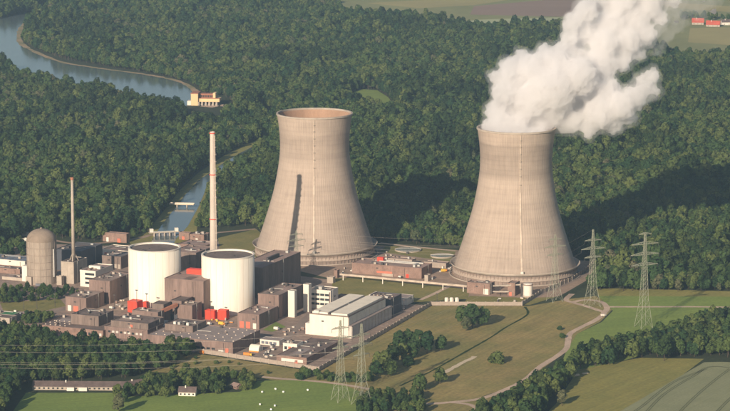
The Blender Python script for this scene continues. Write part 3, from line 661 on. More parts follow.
B('low_shed', 'dark low shed below the panel roofed shed', 20, 270, -14, 30, 5, wall='brick', roof='roof_dark', d=14, nf=3)
B('white_hut', 'white hut beside the domed reactor, nearer the dome', 27, 239.6, 22, 29, 6, wall='white', roof='roof_white', d=6)
B('white_hut', 'white hut on the slope at the forest edge', 27, 233.2, 21, 30, 4, wall='white', roof='roof_white', d=5)
b = B('vehicle_shed', 'low shed with green roof at the frame edge', 12, 315.5, -20, 21, 6, wall='concrete', roof='green_roof', parapet=0.2, nf=4, d=15)
b = B('vehicle_shed', 'flat pale shed with dark roof in front of the green one', 9.5, 318.5, -20, 19, 6, wall='concrete', roof='roof_dark', parapet=0.3, nf=4, nr=2, d=14)
B('vehicle_shed', 'pale flat shed below the green roofed one', 7, 326.5, -20, 9.5, 4, wall='brick', roof='roof', d=9)
b = B('low_terrace', 'pale low slab building at the foot of the domed reactor', 28, 279, 2, 33, 3, wall='concrete', roof='roof_pink', d=14, parapet=0.3)
# ---- cooling tower service buildings
b = B('cooling_pump_hall', 'long red brown pump hall between the cooling towers', 421.5, 269, 352, 432, 11, wall='brick', roof='roof_pink', nf=9, nr=3, vents=6)
b.front('sign', b.w * 0.36, b.w * 0.58, 3.0, 5.0, 'door_red', 0.35); b.front('pipe_housing', b.w * 0.44, b.w * 0.60, 0, 3.0, 'concrete', 1.5); b.front('door', b.w * 0.78, b.w * 0.82, 0, 4, 'red', 0.4)
b.top('roof_hood', 20, 27, b.d - 8, b.d - 3, 4, 'red'); b.top('roof_pipe', 30, b.w - 8, b.d - 6, b.d - 4.5, 1.6, 'metal'); b.top('roof_pipe', 24, b.w - 14, b.d - 11, b.d - 10, 1.3, 'metal')
b.top('roof_duct', b.w - 12, b.w - 9.5, 5, 16, 2.8, 'metal')
B('valve_hut', 'small pale hut at the end of the long pump hall', 428, 276, 424.5, 432, 6, wall='concrete', roof='roof', d=8)
B('valve_hut', 'small brown hut at the start of the pipe bridge', 337.3, 271, 334, 339.5, 8, wall='brick', roof='roof', d=6)
B('valve_hut', 'pale hut on the lane beside the pipe bridge start', 333, 278, 327, 335.5, 6, wall='concrete', roof='roof_pink', d=6)
b = B('chemical_building', 'plain reddish block in front of the steaming tower, the wider one', 489.8, 284.6, 467, 494.5, 11, wall='brick', roof='roof', nf=3, nr=2)
b.front('door', b.w - 7, b.w - 1.5, 0, 6, 'white')
b = B('chemical_building', 'narrow reddish block beside the pale silo', 515, 284, 507.7, 519.7, 13, wall='brick', roof='roof', nf=1, nr=1)
b.front('door', 2, 4.5, 0, 4, 'door_red')
a0 = G(493, 287, 10); a1 = G(509, 287, 10); 
for zz, lab in ((10.5, 'upper sloping duct bridge between the two reddish blocks'), (4.5, 'lower duct bridge between the two reddish blocks')):
    t = thing('duct_bridge', lab, 'duct', (a0.x, a0.y, 0)); bm = bmesh.new(); bar(bm, (0, 3, zz), (a1.x - a0.x + (14 if zz > 6 else 0), a1.y - a0.y + 3, zz + (1.5 if zz > 6 else 0)), 0.9); obj('duct', bm, 'concrete', t)
    bm = bmesh.new(); bar(bm, (8, 3, 0), (8, 3, zz - 0.3), 0.4); obj('post', bm, 'dark_metal', t)
c = G(527.8, 296.5); t = thing('silo', 'pale round silo in front of the steaming tower', 'silo', (c.x, c.y, 0))
bm = bmesh.new(); lathe(bm, [(4.9, 1.5), (4.9, 13.2), (4.6, 13.8), (0.01, 14.4)], 32); obj('shell', bm, 'white', t, smooth=False)
bm = bmesh.new(); lathe(bm, [(5.6, 0), (5.6, 1.5), (0.01, 1.5)], 32); obj('plinth', bm, 'concrete', t)
bm = bmesh.new(); lathe(bm, [(4.95, 12.4), (5.5, 12.4), (5.5, 13.3), (4.95, 13.3)], 32); obj('gallery', bm, 'brick', t)
box('stair_cage', 'dark_metal', t, -7.4, -5.5, -1.5, 1.0, 0, 13.5)
# transformers / tanks by the fence
for i, (px, py) in enumerate(((446.5, 302), (451.5, 302), (456.8, 302))):
    c = G(px, py); t = thing('tank', ('first', 'second', 'third')[i] + ' of three small pale tanks by the fence, counted from the white hall', 'tank', (c.x, c.y, 0), GRID, 'small tanks by the fence')
    bm = bmesh.new(); lathe(bm, [(1.9, 0), (1.9, 4.2), (1.5, 4.7), (0.01, 4.9)], 16); obj('shell', bm, 'white', t)
    box('pipe', 'metal', t, 1.8, 2.3, -0.3, 0.3, 0.3, 3.6)
# clarifier basins
for px, py, r, lab in ((408, 250.5, 15, 'round water basin behind the long pump hall, nearer the tower without steam'), (442, 256.5, 13, 'round water basin near the steaming tower')):
    c = G(px, py); t = thing('round_basin', lab, 'basin', (c.x, c.y, 0.06), 0, 'round basins')
    bm = bmesh.new(); lathe(bm, [(r, 0), (r, 1.5), (r - 0.6, 1.5), (r - 0.6, 0.6)], 48); obj('wall', bm, 'concrete', t)
    bm = bmesh.new(); disc(bm, r - 0.5, 1.0, 48); obj('water', bm, 'water', t)
    box('bridge', 'metal', t, -r, r, -0.6, 0.6, 1.55, 2.2)
B('basin_house', 'low tan building between pump hall and round basins', 412, 260.5, 388, 418, 6, wall='fence', roof='roof_pink', d=12, nf=4, vents=3)
B('basin_house', 'low tan building next to the steaming tower', 446, 264, 424, 452, 5, wall='fence', roof='roof_pink', d=10, nf=4, vents=2)

# ------------------------------------------------------------------ domed reactor, chimneys
c = G(42.3, 282.5); t = thing('domed_reactor', 'grey concrete reactor building with a rounded dome', 'reactor', (c.x, c.y, 0), GRID)
R = 15.9
bm = bmesh.new(); lathe(bm, [(R, 0), (R, 46)], 64); wl = obj('wall', bm, 'dome', t, smooth=True)
bm = bmesh.new(); lathe(bm, [(R + 0.1, 45.8)] + [(R * math.cos(k * math.pi / 24), 46 + 12.6 * math.sin(k * math.pi / 24)) for k in range(12)] + [(0.05, 58.6)], 64); d_ = obj('dome', bm, 'dome_cap', t, smooth=True)
bm = bmesh.new(); lathe(bm, [(1.2, 58.2), (1.2, 59.6), (0.02, 60.0)], 12); obj('finial', bm, 'dome_cap', d_)
for z in (9, 16.5, 24, 31.5, 39):
    bm = bmesh.new(); lathe(bm, [(R - 0.05, z), (R + 0.14, z), (R + 0.14, z + 0.4), (R - 0.05, z + 0.4)], 64); obj('lift_joint', bm, 'stain_band', wl)
for i in range(16):
    a = 2 * math.pi * i / 16; o = box('pilaster', 'dome', wl, -0.1, 0.2, -0.35, 0.35, 0, 45.7); o.location = (R * math.cos(a), R * math.sin(a), 0); o.rotation_euler = (0, 0, a)
box('service_pipe', 'metal', t, R - 0.2, R + 1.2, -3.5, -2.3, 8, 38)
box('entrance', 'concrete', t, -9.5, -2.5, -R - 2.5, -R + 4, 0, 9.0); box('annex', 'white', t, -R - 7.0, -R + 1.5, -3, 4, 0, 17)
box('awning', 'solar', t, 2, 9.5, -R - 2, -R + 3, 0, 2.2)
c0 = G(73.6, 260.8, 23.2); z0 = 23.2
t = thing('thin_chimney', 'thin grey chimney standing on the pale concrete block', 'chimney', (c0.x, c0.y, z0))
hh = 0
for k in range(400):
    if PX(c0.x, c0.y, z0 + k * 0.5)[1] <= 178: hh = k * 0.5; break
bm = bmesh.new(); bar(bm, (0, 0, 0), (0, 0, hh), 2.0, 20, 1.35); obj('shaft', bm, 'concrete', t, smooth=True)
for i in range(3):
    a = i * 2.094 + 0.4; bm = bmesh.new(); bar(bm, (1.5 * math.cos(a), 1.5 * math.sin(a), 8), (5.2 * math.cos(a), 5.2 * math.sin(a), 0), 0.55); obj('strut', bm, 'concrete', t)
bm = bmesh.new(); lathe(bm, [(1.4, hh - 2.5), (1.75, hh - 2.5), (1.75, hh + 0.3), (1.2, hh + 0.3)], 20); obj('collar', bm, 'hydro_roof', t)
cx_ = -157.8; cy_ = 2661.0
hh = 150.0
for k in range(600):
    if PX(cx_, cy_, k * 0.5)[1] <= 131.5: hh = k * 0.5; break
t = thing('tall_chimney', 'tall pale concrete chimney with red bands behind the near cream reactor', 'chimney', (cx_, cy_, 0))
rc = lambda z: 4.3 - 1.75 * z / hh
bm = bmesh.new(); lathe(bm, [(rc(z), z) for z in np.linspace(0, hh, 30)] + [(1.6, hh), (1.6, hh - 4)], 32); obj('shaft', bm, 'stack', t, smooth=True)
def z_at(py):
    for k in range(700):
        if PX(cx_, cy_, k * 0.25)[1] <= py: return k * 0.25
for py in (219.5, 175, 133.5):
    z = z_at(py); bm = bmesh.new(); lathe(bm, [(rc(z), z), (rc(z) + 0.6, z), (rc(z) + 0.6, z + 0.8), (rc(z), z + 0.8)], 32); obj('gallery', bm, 'red', t)
a = math.radians(-35); bm = bmesh.new()
bar(bm, (math.cos(a) * 4.6, math.sin(a) * 4.6, 2), (math.cos(a) * 3.0, math.sin(a) * 3.0, hh - 4), 0.42); obj('ladder', bm, 'duct', t)
for z in np.arange(12, hh - 4, 7.5):
    r = rc(z); o = box('platform', 'concrete', t, r - 0.3, r + 1.4, -0.8, 0.8, 0, 1.5); o.location = (0, 0, z); o.rotation_euler = (0, 0, a)

# ------------------------------------------------------------------ pipe bridge on posts
p0 = G(340, 274.5, 6); p1 = G(467, 286.5, 6); L = (p1 - p0).length
t = thing('pipe_bridge', 'long pale pipe bridge on posts in front of the pump hall', 'pipe bridge', (p0.x, p0.y, 0), math.atan2(p1.y - p0.y, p1.x - p0.x))
box('deck', 'duct', t, 0, L, -0.9, 0.9, 5.4, 6.6)
bm = bmesh.new(); bar(bm, (0, -0.4, 6.95), (L, -0.4, 6.95), 0.34, 8); obj('pipe', bm, 'duct', t)
bm = bmesh.new(); bar(bm, (0, 0.5, 6.9), (L, 0.5, 6.9), 0.28, 8); obj('pipe', bm, 'metal', t)
for k in range(7): box('post', 'white', t, 4 + k * (L - 8) / 6 - 0.45, 4 + k * (L - 8) / 6 + 0.45, -0.6, 0.6, 0, 5.4)

# ------------------------------------------------------------------ canal: sluice, foot bridge
p0 = G(149, 236.5); p1 = G(179, 235.2); L = (p1 - p0).length
t = thing('sluice_bridge', 'pale sluice bridge with gates over the canal behind the far reactor', 'sluice', (p0.x, p0.y, 0), math.atan2(p1.y - p0.y, p1.x - p0.x))
box('deck', 'concrete', t, 0, L, -3, 3, 4.2, 5.2)
for k in range(5): box('pier', 'concrete', t, 5 + k * (L - 11) / 4, 6.4 + k * (L - 11) / 4, -3.5, 3.2, 0, 4.2)
for k in range(4): box('gate', 'solar', t, 6.5 + k * (L - 11) / 4, 4.9 + (k + 1) * (L - 11) / 4, -1, -0.6, 0, 3.4)
for k in (0, 1): box('gate_house', 'white', t, 1 + k * (L - 6), 5 + k * (L - 6), -2.4, 2.4, 5.2, 9)
box('railing', 'metal', t, 5.1, L - 5.1, -2.9, -2.75, 5.2, 6.3)
p0 = G(169.5, 207); p1 = G(194, 207.5); L = (p1 - p0).length
t = thing('canal_bridge', 'small pale road bridge across the canal in the forest', 'bridge', (p0.x, p0.y, 0), math.atan2(p1.y - p0.y, p1.x - p0.x))
box('deck', 'dirt', t, 0, L, -2.6, 2.6, 3.4, 4.3); box('pier', 'concrete', t, L * 0.3, L * 0.3 + 1.2, -2.2, 2.2, 0, 3.4); box('pier', 'concrete', t, L * 0.7, L * 0.7 + 1.2, -2.2, 2.2, 0, 3.4)
box('railing', 'seam', t, 0, L, -2.6, -2.4, 4.3, 5.4); box('railing', 'seam', t, 0, L, 2.4, 2.6, 4.3, 5.4)

# ------------------------------------------------------------------ hydro power station on the river
c = G(191, 105.5); D2 = c.y; s_ = D2 / F * 1.02           # metres per photo pixel there
t = thing('hydro_station', 'ochre hydro power station with red roof on the river bank', 'power station', (c.x, c.y, 0), math.radians(-6))
tw = box('head_tower', 'hydro', t, 0, 7 * s_, 0, 26, 0, 19); box('roof', 'hydro_roof', tw, -0.5, 7 * s_ + 0.5, -0.5, 26.5, 19, 20.2)
box('turbine_hall', 'hydro', t, 7 * s_, 28 * s_, 4, 24, 6, 11); hl = box('upper_hall', 'hydro_roof', t, 7.1 * s_, 21 * s_, 10, 24, 11, 18)
for k in range(8): box('window', 'glass', hl, (7.6 + k * 1.7) * s_, (8.7 + k * 1.7) * s_, 9.7, 9.98, 12.5, 16)
box('gable', 'hydro', t, 21.1 * s_, 23.6 * s_, 9, 24.5, 11, 19.5); box('hall_roof', 'hydro_roof', t, 7.0 * s_, 28.2 * s_, 3.5, 9.9, 11, 11.6)
box('weir_sill', 'concrete', t, 2 * s_, 26 * s_, 6, 23, 0.1, 2.0)
for k in range(6): box('pier', 'concrete', t, (6.5 + k * 3.6) * s_, (8.2 + k * 3.6) * s_, 1.0, 23.5, 0, 5.98)
box('annex', 'white', t, -4 * s_, -0.2, 2, 16, 0, 7)
strip('weir_apron', [(206, 107), (218, 105), (231, 106)], 24, 'track', 0.18, 'pale concrete apron beside the hydro station')

# ------------------------------------------------------------------ perimeter fence
def fence(pxs, label, h=4.2):
    pts = [G(*p) for p in pxs]
    c0 = pts[0]
    t = thing('perimeter_fence', label, 'fence', (c0.x, c0.y, 0), 0, 'perimeter fence runs')
    for a, b_ in zip(pts, pts[1:]):
        d = b_ - a; L = d.length; n = max(1, int(L / 9)); rz = math.atan2(d.y, d.x)
        me = bpy.data.meshes.new('panel'); bm = bmesh.new(); bx(bm, 0.35, L / n - 0.35, -0.12, 0.12, 0.3, h); bm.to_mesh(me); bm.free(); me.materials.append(M['fence'])
        mp = bpy.data.meshes.new('post'); bm = bmesh.new(); bx(bm, -0.3, 0.3, -0.4, 0.4, 0, h + 0.5); bm.to_mesh(mp); bm.free(); mp.materials.append(M['concrete'])
        for i in range(n):
            q = a - c0 + d * (i / n)
            for nm, m_ in (('panel', me), ('post', mp)):
                o = mesh_obj(nm, m_, None, t); o.location = q; o.rotation_euler = (0, 0, rz)
fence([(196, 352.5), (319, 371.5)], 'front run of the pale perimeter fence facing the tree belt')
fence([(319, 371.5), (431, 305.8)], 'long diagonal run of the perimeter fence past the white hall')
fence([(431, 305.8), (522, 306)], 'run of the perimeter fence before the steaming tower')
fence([(522, 306), (541, 294), (572, 281), (588, 270), (598, 260)], 'curved run of the perimeter fence behind the lattice pylon')

# ------------------------------------------------------------------ lattice pylons
PY = []
def pylon(px, py, h, half, arms, yaw, label, wt=0.12):
    c = G(px, py); t = thing('lattice_pylon', label, 'pylon', (c.x, c.y, 0), math.radians(yaw), 'lattice pylons')
    waist = 0.30
    def hw(z):
        u = z / h
        return half * (1 - u / waist * 0.52) if u < waist else half * (0.48 - 0.40 * (u - waist) / (1 - waist))
    zs = [0.0]
    while zs[-1] < h * 0.97: zs.append(zs[-1] + max(2.6, hw(zs[-1]) * 1.75))
    zs[-1] = h
    for sx, sy in ((1, 1), (1, -1), (-1, -1), (-1, 1)):
        bm = bmesh.new(); zz = [0, h * waist, h]
        for a, b_ in zip(zz, zz[1:]): bar(bm, (sx * hw(a), sy * hw(a), a), (sx * hw(b_), sy * hw(b_), b_), wt * 1.5)
        obj('leg', bm, 'pylon', t)
    for f in range(4):
        bm = bmesh.new()
        for a, b_ in zip(zs, zs[1:]):
            for s in (-1, 1):
                u0, u1 = hw(a), hw(b_)
                p = [(s * u0, -u0, a), (-s * u1, -u1, b_)]
                q = [Matrix.Rotation(f * math.pi / 2, 3, 'Z') @ Vector(v) for v in p]
                bar(bm, q[0], q[1], wt * 0.75)
            q = [Matrix.Rotation(f * math.pi / 2, 3, 'Z') @ Vector(v) for v in ((-hw(b_), -hw(b_), b_), (hw(b_), -hw(b_), b_))]
            bar(bm, q[0], q[1], wt * 0.7)
        o = obj('bracing', bm, 'pylon', t); o['kind'] = 'stuff'
    tips = []
    for zf, al in arms:
        z = zf * h; u = hw(z); th = max(1.6, al * 0.16)
        for s in (-1, 1):
            bm = bmesh.new(); tip = Vector((s * al, 0, z))
            for sy in (-1, 1):
                bar(bm, (s * u * 0.9, sy * u, z), tip, wt * 2.0); bar(bm, (s * u * 0.9, sy * u, z + th), tip + Vector((0, 0, 0.25)), wt * 1.6)
            nseg = max(2, int(al / 2.6))
            for k in range(nseg):
                f0 = k / nseg; f1 = (k + 0.5) / nseg
                lo = Vector((s * u * 0.9, -u, z)).lerp(tip, f0); up = Vector((s * u * 0.9, -u, z + th)).lerp(tip, f1); up2 = Vector((s * u * 0.9, u, z + th)).lerp(tip, f1)
                bar(bm, lo, up, wt * 1.0); bar(bm, lo, up2, wt * 1.0)
            ar = obj('cross_arm', bm, 'pylon', t)
            if al > 5:
                bm = bmesh.new(); bar(bm, tip, tip - Vector((0, 0, 3.0)), 0.16, 6); obj('insulator', bm, 'dark_metal', ar)
                tips.append(Matrix.Rotation(math.radians(yaw), 3, 'Z') @ (tip - Vector((0, 0, 3.0))) + c)
    tips.append(c + Vector((0, 0, h)))
    PY.append(tips); return t
BIG = [(0.62, 13), (0.75, 17), (0.87, 13.5), (0.985, 6)]
pylon(340.5, 401, 72, 6.2, [(0.66, 8), (0.78, 11), (0.90, 8.5)], 30, 'slender lattice pylon on the bale meadow before the white hall')
pylon(361.5, 405, 72, 6.4, [(0.62, 9), (0.74, 12), (0.86, 10)], 40, 'lattice pylon among bushes beside the slender pylon')
pylon(554.5, 301.5, 70, 6.2, [(0.70, 10), (0.82, 13), (0.93, 8)], 30, 'lattice pylon standing before the steaming tower')
pylon(592, 306.5, 80, 6.4, [(0.64, 9.5), (0.75, 13.5), (0.86, 9.5)], 25, 'lattice pylon inside the gravel loop')
pylon(643.5, 327.5, 95, 6.6, [(0.66, 15), (0.77, 16), (0.88, 15), (0.985, 7)], 25, 'tallest lattice pylon on the mown green meadow with long shadow')
pylon(296.5, 272, 46, 4.4, [(0.62, 9), (0.76, 11), (0.90, 8)], 30, 'lattice pylon in front of the tower without steam', 0.10)
# conductors, sagging from arm to arm
def wire(a, b_, sag, label, r=0.085, grp=None):
    mid = None; bm = bmesh.new(); prev = None; n = 26
    d = (b_ - a).normalized(); s = Vector((-d.y, d.x, 0)).normalized()
    o0 = a
    for i in range(n + 1):
        t = i / n; p = a.lerp(b_, t) - Vector((0, 0, sag * 4 * t * (1 - t))) - o0
        ring = [bm.verts.new(p + s * r * c_ + Vector((0, 0, r * e))) for c_, e in ((1, 0), (0, 1), (-1, 0), (0, -1))]
        if prev:
            for k in range(4): bm.faces.new((prev[k], prev[(k + 1) % 4], ring[(k + 1) % 4], ring[k]))
        else: bm.faces.new(ring[::-1])
        prev = ring
    bm.faces.new(prev)
    o = obj('power_line', bm, 'wire'); o.location = o0
    return tag(o, label, 'power line', grp)
shift = Vector((-620, 55, 0))
for P_, nm, dz in ((PY[0], 'slender pylon', 0), (PY[1], 'pylon among bushes', 0)):
    for p in (P_[0], P_[3], P_[4]) if P_ is PY[0] else (P_[1], P_[2]):
        wire(p, p + shift + Vector((0, -20 if dz else 0, 0)), 17, 'thin sagging conductor over the tree belt, leading to the ' + nm, 0.055, 'conductors of the ' + nm)
for A_, B_, nm in ((PY[0], PY[2], 'slender pylon and the pylon before the steaming tower'), (PY[1], PY[3], 'pylon among bushes and the pylon inside the gravel loop')):
    for p, q in list(zip(A_, B_))[::2]: wire(p, q, 9, 'thin conductor between the ' + nm, 0.035, 'conductors across the meadow')
for p, q in zip(PY[5], PY[2]): wire(p, q, 7, 'thin conductor between the two cooling tower pylons', 0.035, 'conductors before the towers')

# ------------------------------------------------------------------ masts, vehicles, bales
def mast(px, py, h, label):
    c = G(px, py); t = thing('floodlight_mast', label, 'lamp mast', (c.x, c.y, 0), GRID, 'floodlight masts')
    bm = bmesh.new(); bar(bm, (0, 0, 0), (0, 0, h), 0.28, 8, 0.18); obj('pole', bm, 'dark_metal', t)
    bm = bmesh.new(); bx(bm, -1.3, 1.3, -0.35, 0.35, h, h + 0.9); obj('lamp_head', bm, 'dark_metal', t)
for px, py, h, lab in ((137, 316, 26, 'floodlight mast before the larger red box of the far reactor'), (147, 320, 26, 'floodlight mast before the narrow red box of the far reactor'), (211, 322, 20, 'floodlight mast between the red boxes of the near reactor'),
                       (114.5, 308, 13, 'lamp mast at the foot of the tall brown block'), (55, 307, 13, 'lamp mast on the left lawn near the gate block'), (37, 309, 13, 'lamp mast in the middle of the left lawn'), (24, 310, 13, 'lamp mast on the left lawn far from the gate block'),
                       (371, 326, 11, 'lamp mast beside the aisle of the white hall'), (392, 318, 11, 'lamp mast near the dark annex'), (404, 311, 11, 'lamp mast where the lane leaves the white shed'), (437, 303, 9, 'lamp mast near the fence corner')):
    mast(px, py, h, lab)
def vehicle(px, py, rz, Lg, wd, ht, body, cab, label, cat, kind='van'):
    c = G(px, py); t = thing(kind, label, cat, (c.x, c.y, 0.06), rz)
    bm = bmesh.new(); bx(bm, -Lg / 2, Lg / 2 - (1.9 if cab != body else 0.0), -wd / 2, wd / 2, 0.55, ht); bmesh.ops.bevel(bm, geom=bm.edges[:], offset=0.12, segments=1, affect='EDGES'); obj('body', bm, body, t)
    if cab != body:
        bm = bmesh.new(); bx(bm, Lg / 2 - 1.85, Lg / 2, -wd / 2 + 0.05, wd / 2 - 0.05, 0.55, ht * 0.8); bmesh.ops.bevel(bm, geom=bm.edges[:], offset=0.2, segments=1, affect='EDGES'); obj('cab', bm, cab, t)
    box('windscreen', 'glass', t, Lg / 2 - 0.02, Lg / 2 + 0.04, -wd / 2 + 0.2, wd / 2 - 0.2, ht * 0.45, ht * 0.75)
    for sx in (-0.32, 0.32):
        for sy in (-1, 1):
            bm = bmesh.new(); bar(bm, (sx * Lg, sy * wd / 2 - sy * 0.3, 0.5), (sx * Lg, sy * wd / 2, 0.5), 0.5, 12); obj('wheel', bm, 'tyre', t)
g = GRID
vehicle(248, 356, g, 8.5, 2.6, 3.2, 'orange', 'yellow', 'orange box truck beside the white store tent', 'truck', 'truck')
vehicle(277, 330, g, 6.5, 2.6, 3.0, 'white', 'solar', 'white van on the green patch before the brown building', 'van')
vehicle(112, 309, g, 5.5, 2.2, 2.6, 'white', 'solar', 'white van beside the tall brown block', 'van')
vehicle(222, 325, g, 7, 2.6, 3.2, 'yellow', 'orange', 'yellow truck beneath the red boxes of the near reactor', 'truck', 'truck')
vehicle(210, 325, g, 5, 2.2, 2.8, 'white', 'solar', 'white van beside the yellow truck', 'van')
vehicle(444, 272, 0.4, 6.5, 2.6, 3.4, 'yellow', 'orange', 'yellow machine beside the steaming tower', 'truck', 'truck')
vehicle(603.5, 316.5, 0.3, 5.4, 2.2, 2.4, 'white', 'metal', 'white van parked at the bend of the gravel track', 'van')
vehicle(404, 309.5, 1.1, 4.6, 1.9, 1.6, 'white', 'glass', 'white car on the lane by the white shed', 'car', 'car')
vehicle(268, 344, g, 4.6, 1.9, 1.6, 'metal', 'glass', 'silver car parked below the garage', 'car', 'car')
vehicle(273, 346, g, 4.6, 1.9, 1.6, 'navy', 'glass', 'dark car parked below the garage', 'car', 'car')
vehicle(118, 306, g, 4.6, 1.9, 1.6, 'metal', 'glass', 'silver car parked behind the white van by the brown block', 'car', 'car')
vehicle(400.5, 277.8, g, 4.8, 2.0, 2.0, 'white', 'glass', 'white car before the long pump hall', 'car', 'car')
B('site_container', 'orange site container on the lane at the bottom of the skylight hall', 203.5, 351.2, 199.5, 206, 2.8, wall='orange', roof='orange', cat='container', parapet=0, d=4, nf=2)
B('site_container', 'white site container near the skylight hall corner', 222, 352.5, 217, 224, 2.6, wall='white', roof='roof_white', cat='container', parapet=0, d=3, nf=2)
cl = random.Random(21)
def clutter(x0, x1, y0, y1, n, label, group, cols=('concrete', 'white', 'metal', 'brick', 'dark_metal', 'duct')):
    for i in range(n):
        c = G(cl.uniform(x0, x1), cl.uniform(y0, y1)); t = thing('equipment_box', label, 'equipment', (c.x, c.y, 0.06), GRID + (math.pi / 2 if cl.random() < 0.3 else 0), group)
        a, b_, h = cl.uniform(1.2, 3.6), cl.uniform(1.0, 2.4), cl.uniform(0.9, 2.6); m = cl.choice(cols)
        box('housing', m, t, -a / 2, a / 2, -b_ / 2, b_ / 2, 0.15, h); box('base_frame', 'dark_metal', t, -a / 2 - 0.1, a / 2 + 0.1, -b_ / 2 - 0.1, b_ / 2 + 0.1, 0, 0.15); box('lid', 'metal', t, -a / 2 - 0.06, a / 2 + 0.06, -b_ / 2 - 0.06, b_ / 2 + 0.06, h, h + 0.12)
clutter(264, 276, 348, 358, 12, 'small equipment box on the yard between store tent and gatehouse', 'boxes by the store tent')
clutter(284, 304, 324, 338, 9, 'small equipment box on the yard between garage and white hall', 'boxes before the white hall')
clutter(203, 232, 320, 328, 9, 'small equipment box below the red boxes of the near reactor', 'boxes at the near reactor', ('orange', 'white', 'metal', 'concrete', 'yellow'))
clutter(116, 127, 300, 312, 9, 'small equipment box beside the larger red box of the far reactor', 'boxes at the far reactor')
clutter(430, 452, 266, 280, 9, 'small equipment box on the gravel beside the steaming tower', 'boxes by the steaming tower')
clutter(342, 360, 268, 276, 5, 'small equipment box at the start of the long pump hall', 'boxes by the pump hall')
clutter(380, 410, 252, 260, 7, 'small equipment box behind the long pump hall', 'boxes behind the pump hall')
clutter(10, 50, 312, 318, 6, 'small equipment box along the plant road', 'boxes along the plant road')
clutter(494, 524, 298, 303, 5, 'small equipment box by the fence below the pale silo', 'boxes below the silo')
bm = bmesh.new(); lathe(bm, [(0.01, -0.75), (0.6, -0.75), (0.82, -0.62), (0.88, 0), (0.82, 0.62), (0.6, 0.75), (0.01, 0.75)], 20); bmesh.ops.rotate(bm, verts=bm.verts, matrix=Matrix.Rotation(math.pi / 2, 3, 'X')); BALE = bpy.data.meshes.new('silage_bale'); bm.to_mesh(BALE); bm.free(); BALE.materials.append(M['bale'])
for i, (px, py, lab) in enumerate(((262.3, 393, 'white wrapped bale at the bush side of the middle three'), (275.5, 390, 'white wrapped bale, uppermost of the bales'), (283.3, 393, 'white wrapped bale next to the uppermost one on the pylon side'), (307.7, 391, 'lone white wrapped bale nearest the slender pylon'), (260, 405.5, 'white wrapped bale, lower one on the bush side'), (275, 406.7, 'white wrapped bale, lower one on the pylon side'), (271, 410.5, 'white wrapped bale cut by the lower picture edge'))):
    c = G(px, py); o = mesh_obj('silage_bale', BALE); o.location = (c.x, c.y, 0.93); o.rotation_euler = (0, 0, rnd.uniform(0, 3)); tag(o, lab, 'bale', 'white wrapped bales')

# ------------------------------------------------------------------ houses
def gable_house(px, py, L, W, eave, ridge, rz, wall, roof, label, wins=0, cat='house', name='house', over=0.6):
    c = G(px, py); t = thing(name, label, cat, (c.x, c.y, 0), rz)
    bm = bmesh.new()
    A_ = [bm.verts.new(p) for p in ((0, 0, 0), (0, W, 0), (0, W, eave), (0, W / 2, ridge), (0, 0, eave))]; B_ = [bm.verts.new((L, v.co.y, v.co.z)) for v in A_]
    for i in range(5): bm.faces.new((A_[i], A_[(i + 1) % 5], B_[(i + 1) % 5], B_[i]))
    bm.faces.new(A_); bm.faces.new(B_[::-1]); wl = obj('wall', bm, wall, t)
    for s in (0, 1):
        bm = bmesh.new(); sl = (ridge - eave) / (W / 2)
        y0 = -over if s == 0 else W + over; ye = eave - over * sl
        q = [(-over, y0, ye + 0.05), (L + over, y0, ye + 0.05), (L + over, W / 2, ridge + 0.05), (-over, W / 2, ridge + 0.05)]
        v0 = [bm.verts.new(p) for p in q]; v1 = [bm.verts.new((p[0], p[1], p[2] + 0.25)) for p in q]
        bm.faces.new(v0); bm.faces.new(v1[::-1])
        for i in range(4): bm.faces.new((v0[i], v0[(i + 1) % 4], v1[(i + 1) % 4], v1[i]))
        r = obj('roof', bm, roof, t)
        if s == 0 and L > 12: box('chimney', 'white', r, L * 0.35, L * 0.35 + 1, W * 0.35, W * 0.35 + 1, eave + 1, ridge + 1.4)
    for i in range(wins):
        x = (i + 0.5) * L / wins; box('window', 'glass', wl, x - 0.8, x + 0.8, -0.12, -0.01, 1.0, 2.4)
    return t
t = gable_house(32.5, 390, 82, 13, 3.4, 6.6, math.radians(-2), 'concrete', 'tile_brown', 'long low house with brown roof and two white porches behind the meadow', 20, 'house', 'long_house')
box('porch', 'white', t, 31, 37.5, -3, -0.2, 0, 3.0); box('porch', 'white', t, 41.5, 49, -3, -0.2, 0, 3.0)
gable_house(178.5, 396, 15, 10, 3.6, 7.2, math.radians(-6), 'white', 'tile_brown', 'cream house with dark roof among the bushes behind the meadow', 4)
gable_house(118, 390.5, 9, 7, 3, 5, math.radians(20), 'brick', 'tile_brown', 'small brown hut at the end of the long house', 2, 'hut', 'garden_hut')
gable_house(231, 388, 8, 7, 2.8, 4.6, math.radians(-50), 'brick', 'roof_pink', 'reddish garden hut among bushes beside the bale meadow', 2, 'hut', 'garden_hut')
gable_house(128, 388, 16, 8, 3, 5, math.radians(35), 'brick', 'tile_brown', 'dark shed behind the round trees by the house meadow', 2, 'hut', 'garden_hut')
gable_house(692, 24.5, 24, 15, 5, 13, math.radians(-8), 'concrete', 'tile_red', 'far farmhouse with red roof nearest the steam plume', 3)
gable_house(706, 26.5, 28, 14, 4.5, 12, math.radians(-12), 'concrete', 'tile_red', 'far farm barn with bright red roof beside the farmhouse', 3)
gable_house(722, 25, 20, 14, 6, 11, math.radians(5), 'white', 'tile_brown', 'far pale farm shed at the picture edge', 2)
gable_house(562, 113, 30, 18, 10, 20, math.radians(10), 'concrete', 'tile_brown', 'far grey roofs among the trees under the plume', 0, 'house')
gable_house(252, 110.5, 14, 8, 7, 12, 0.3, 'white', 'tile_brown', 'tiny white hut in the forest left of the tower mouth', 0, 'hut', 'forest_hut')
c = G(572, 377); t = thing('log_pile', 'pale log pile at the edge of the hay field', 'log pile', (c.x, c.y, 0), 0.5)
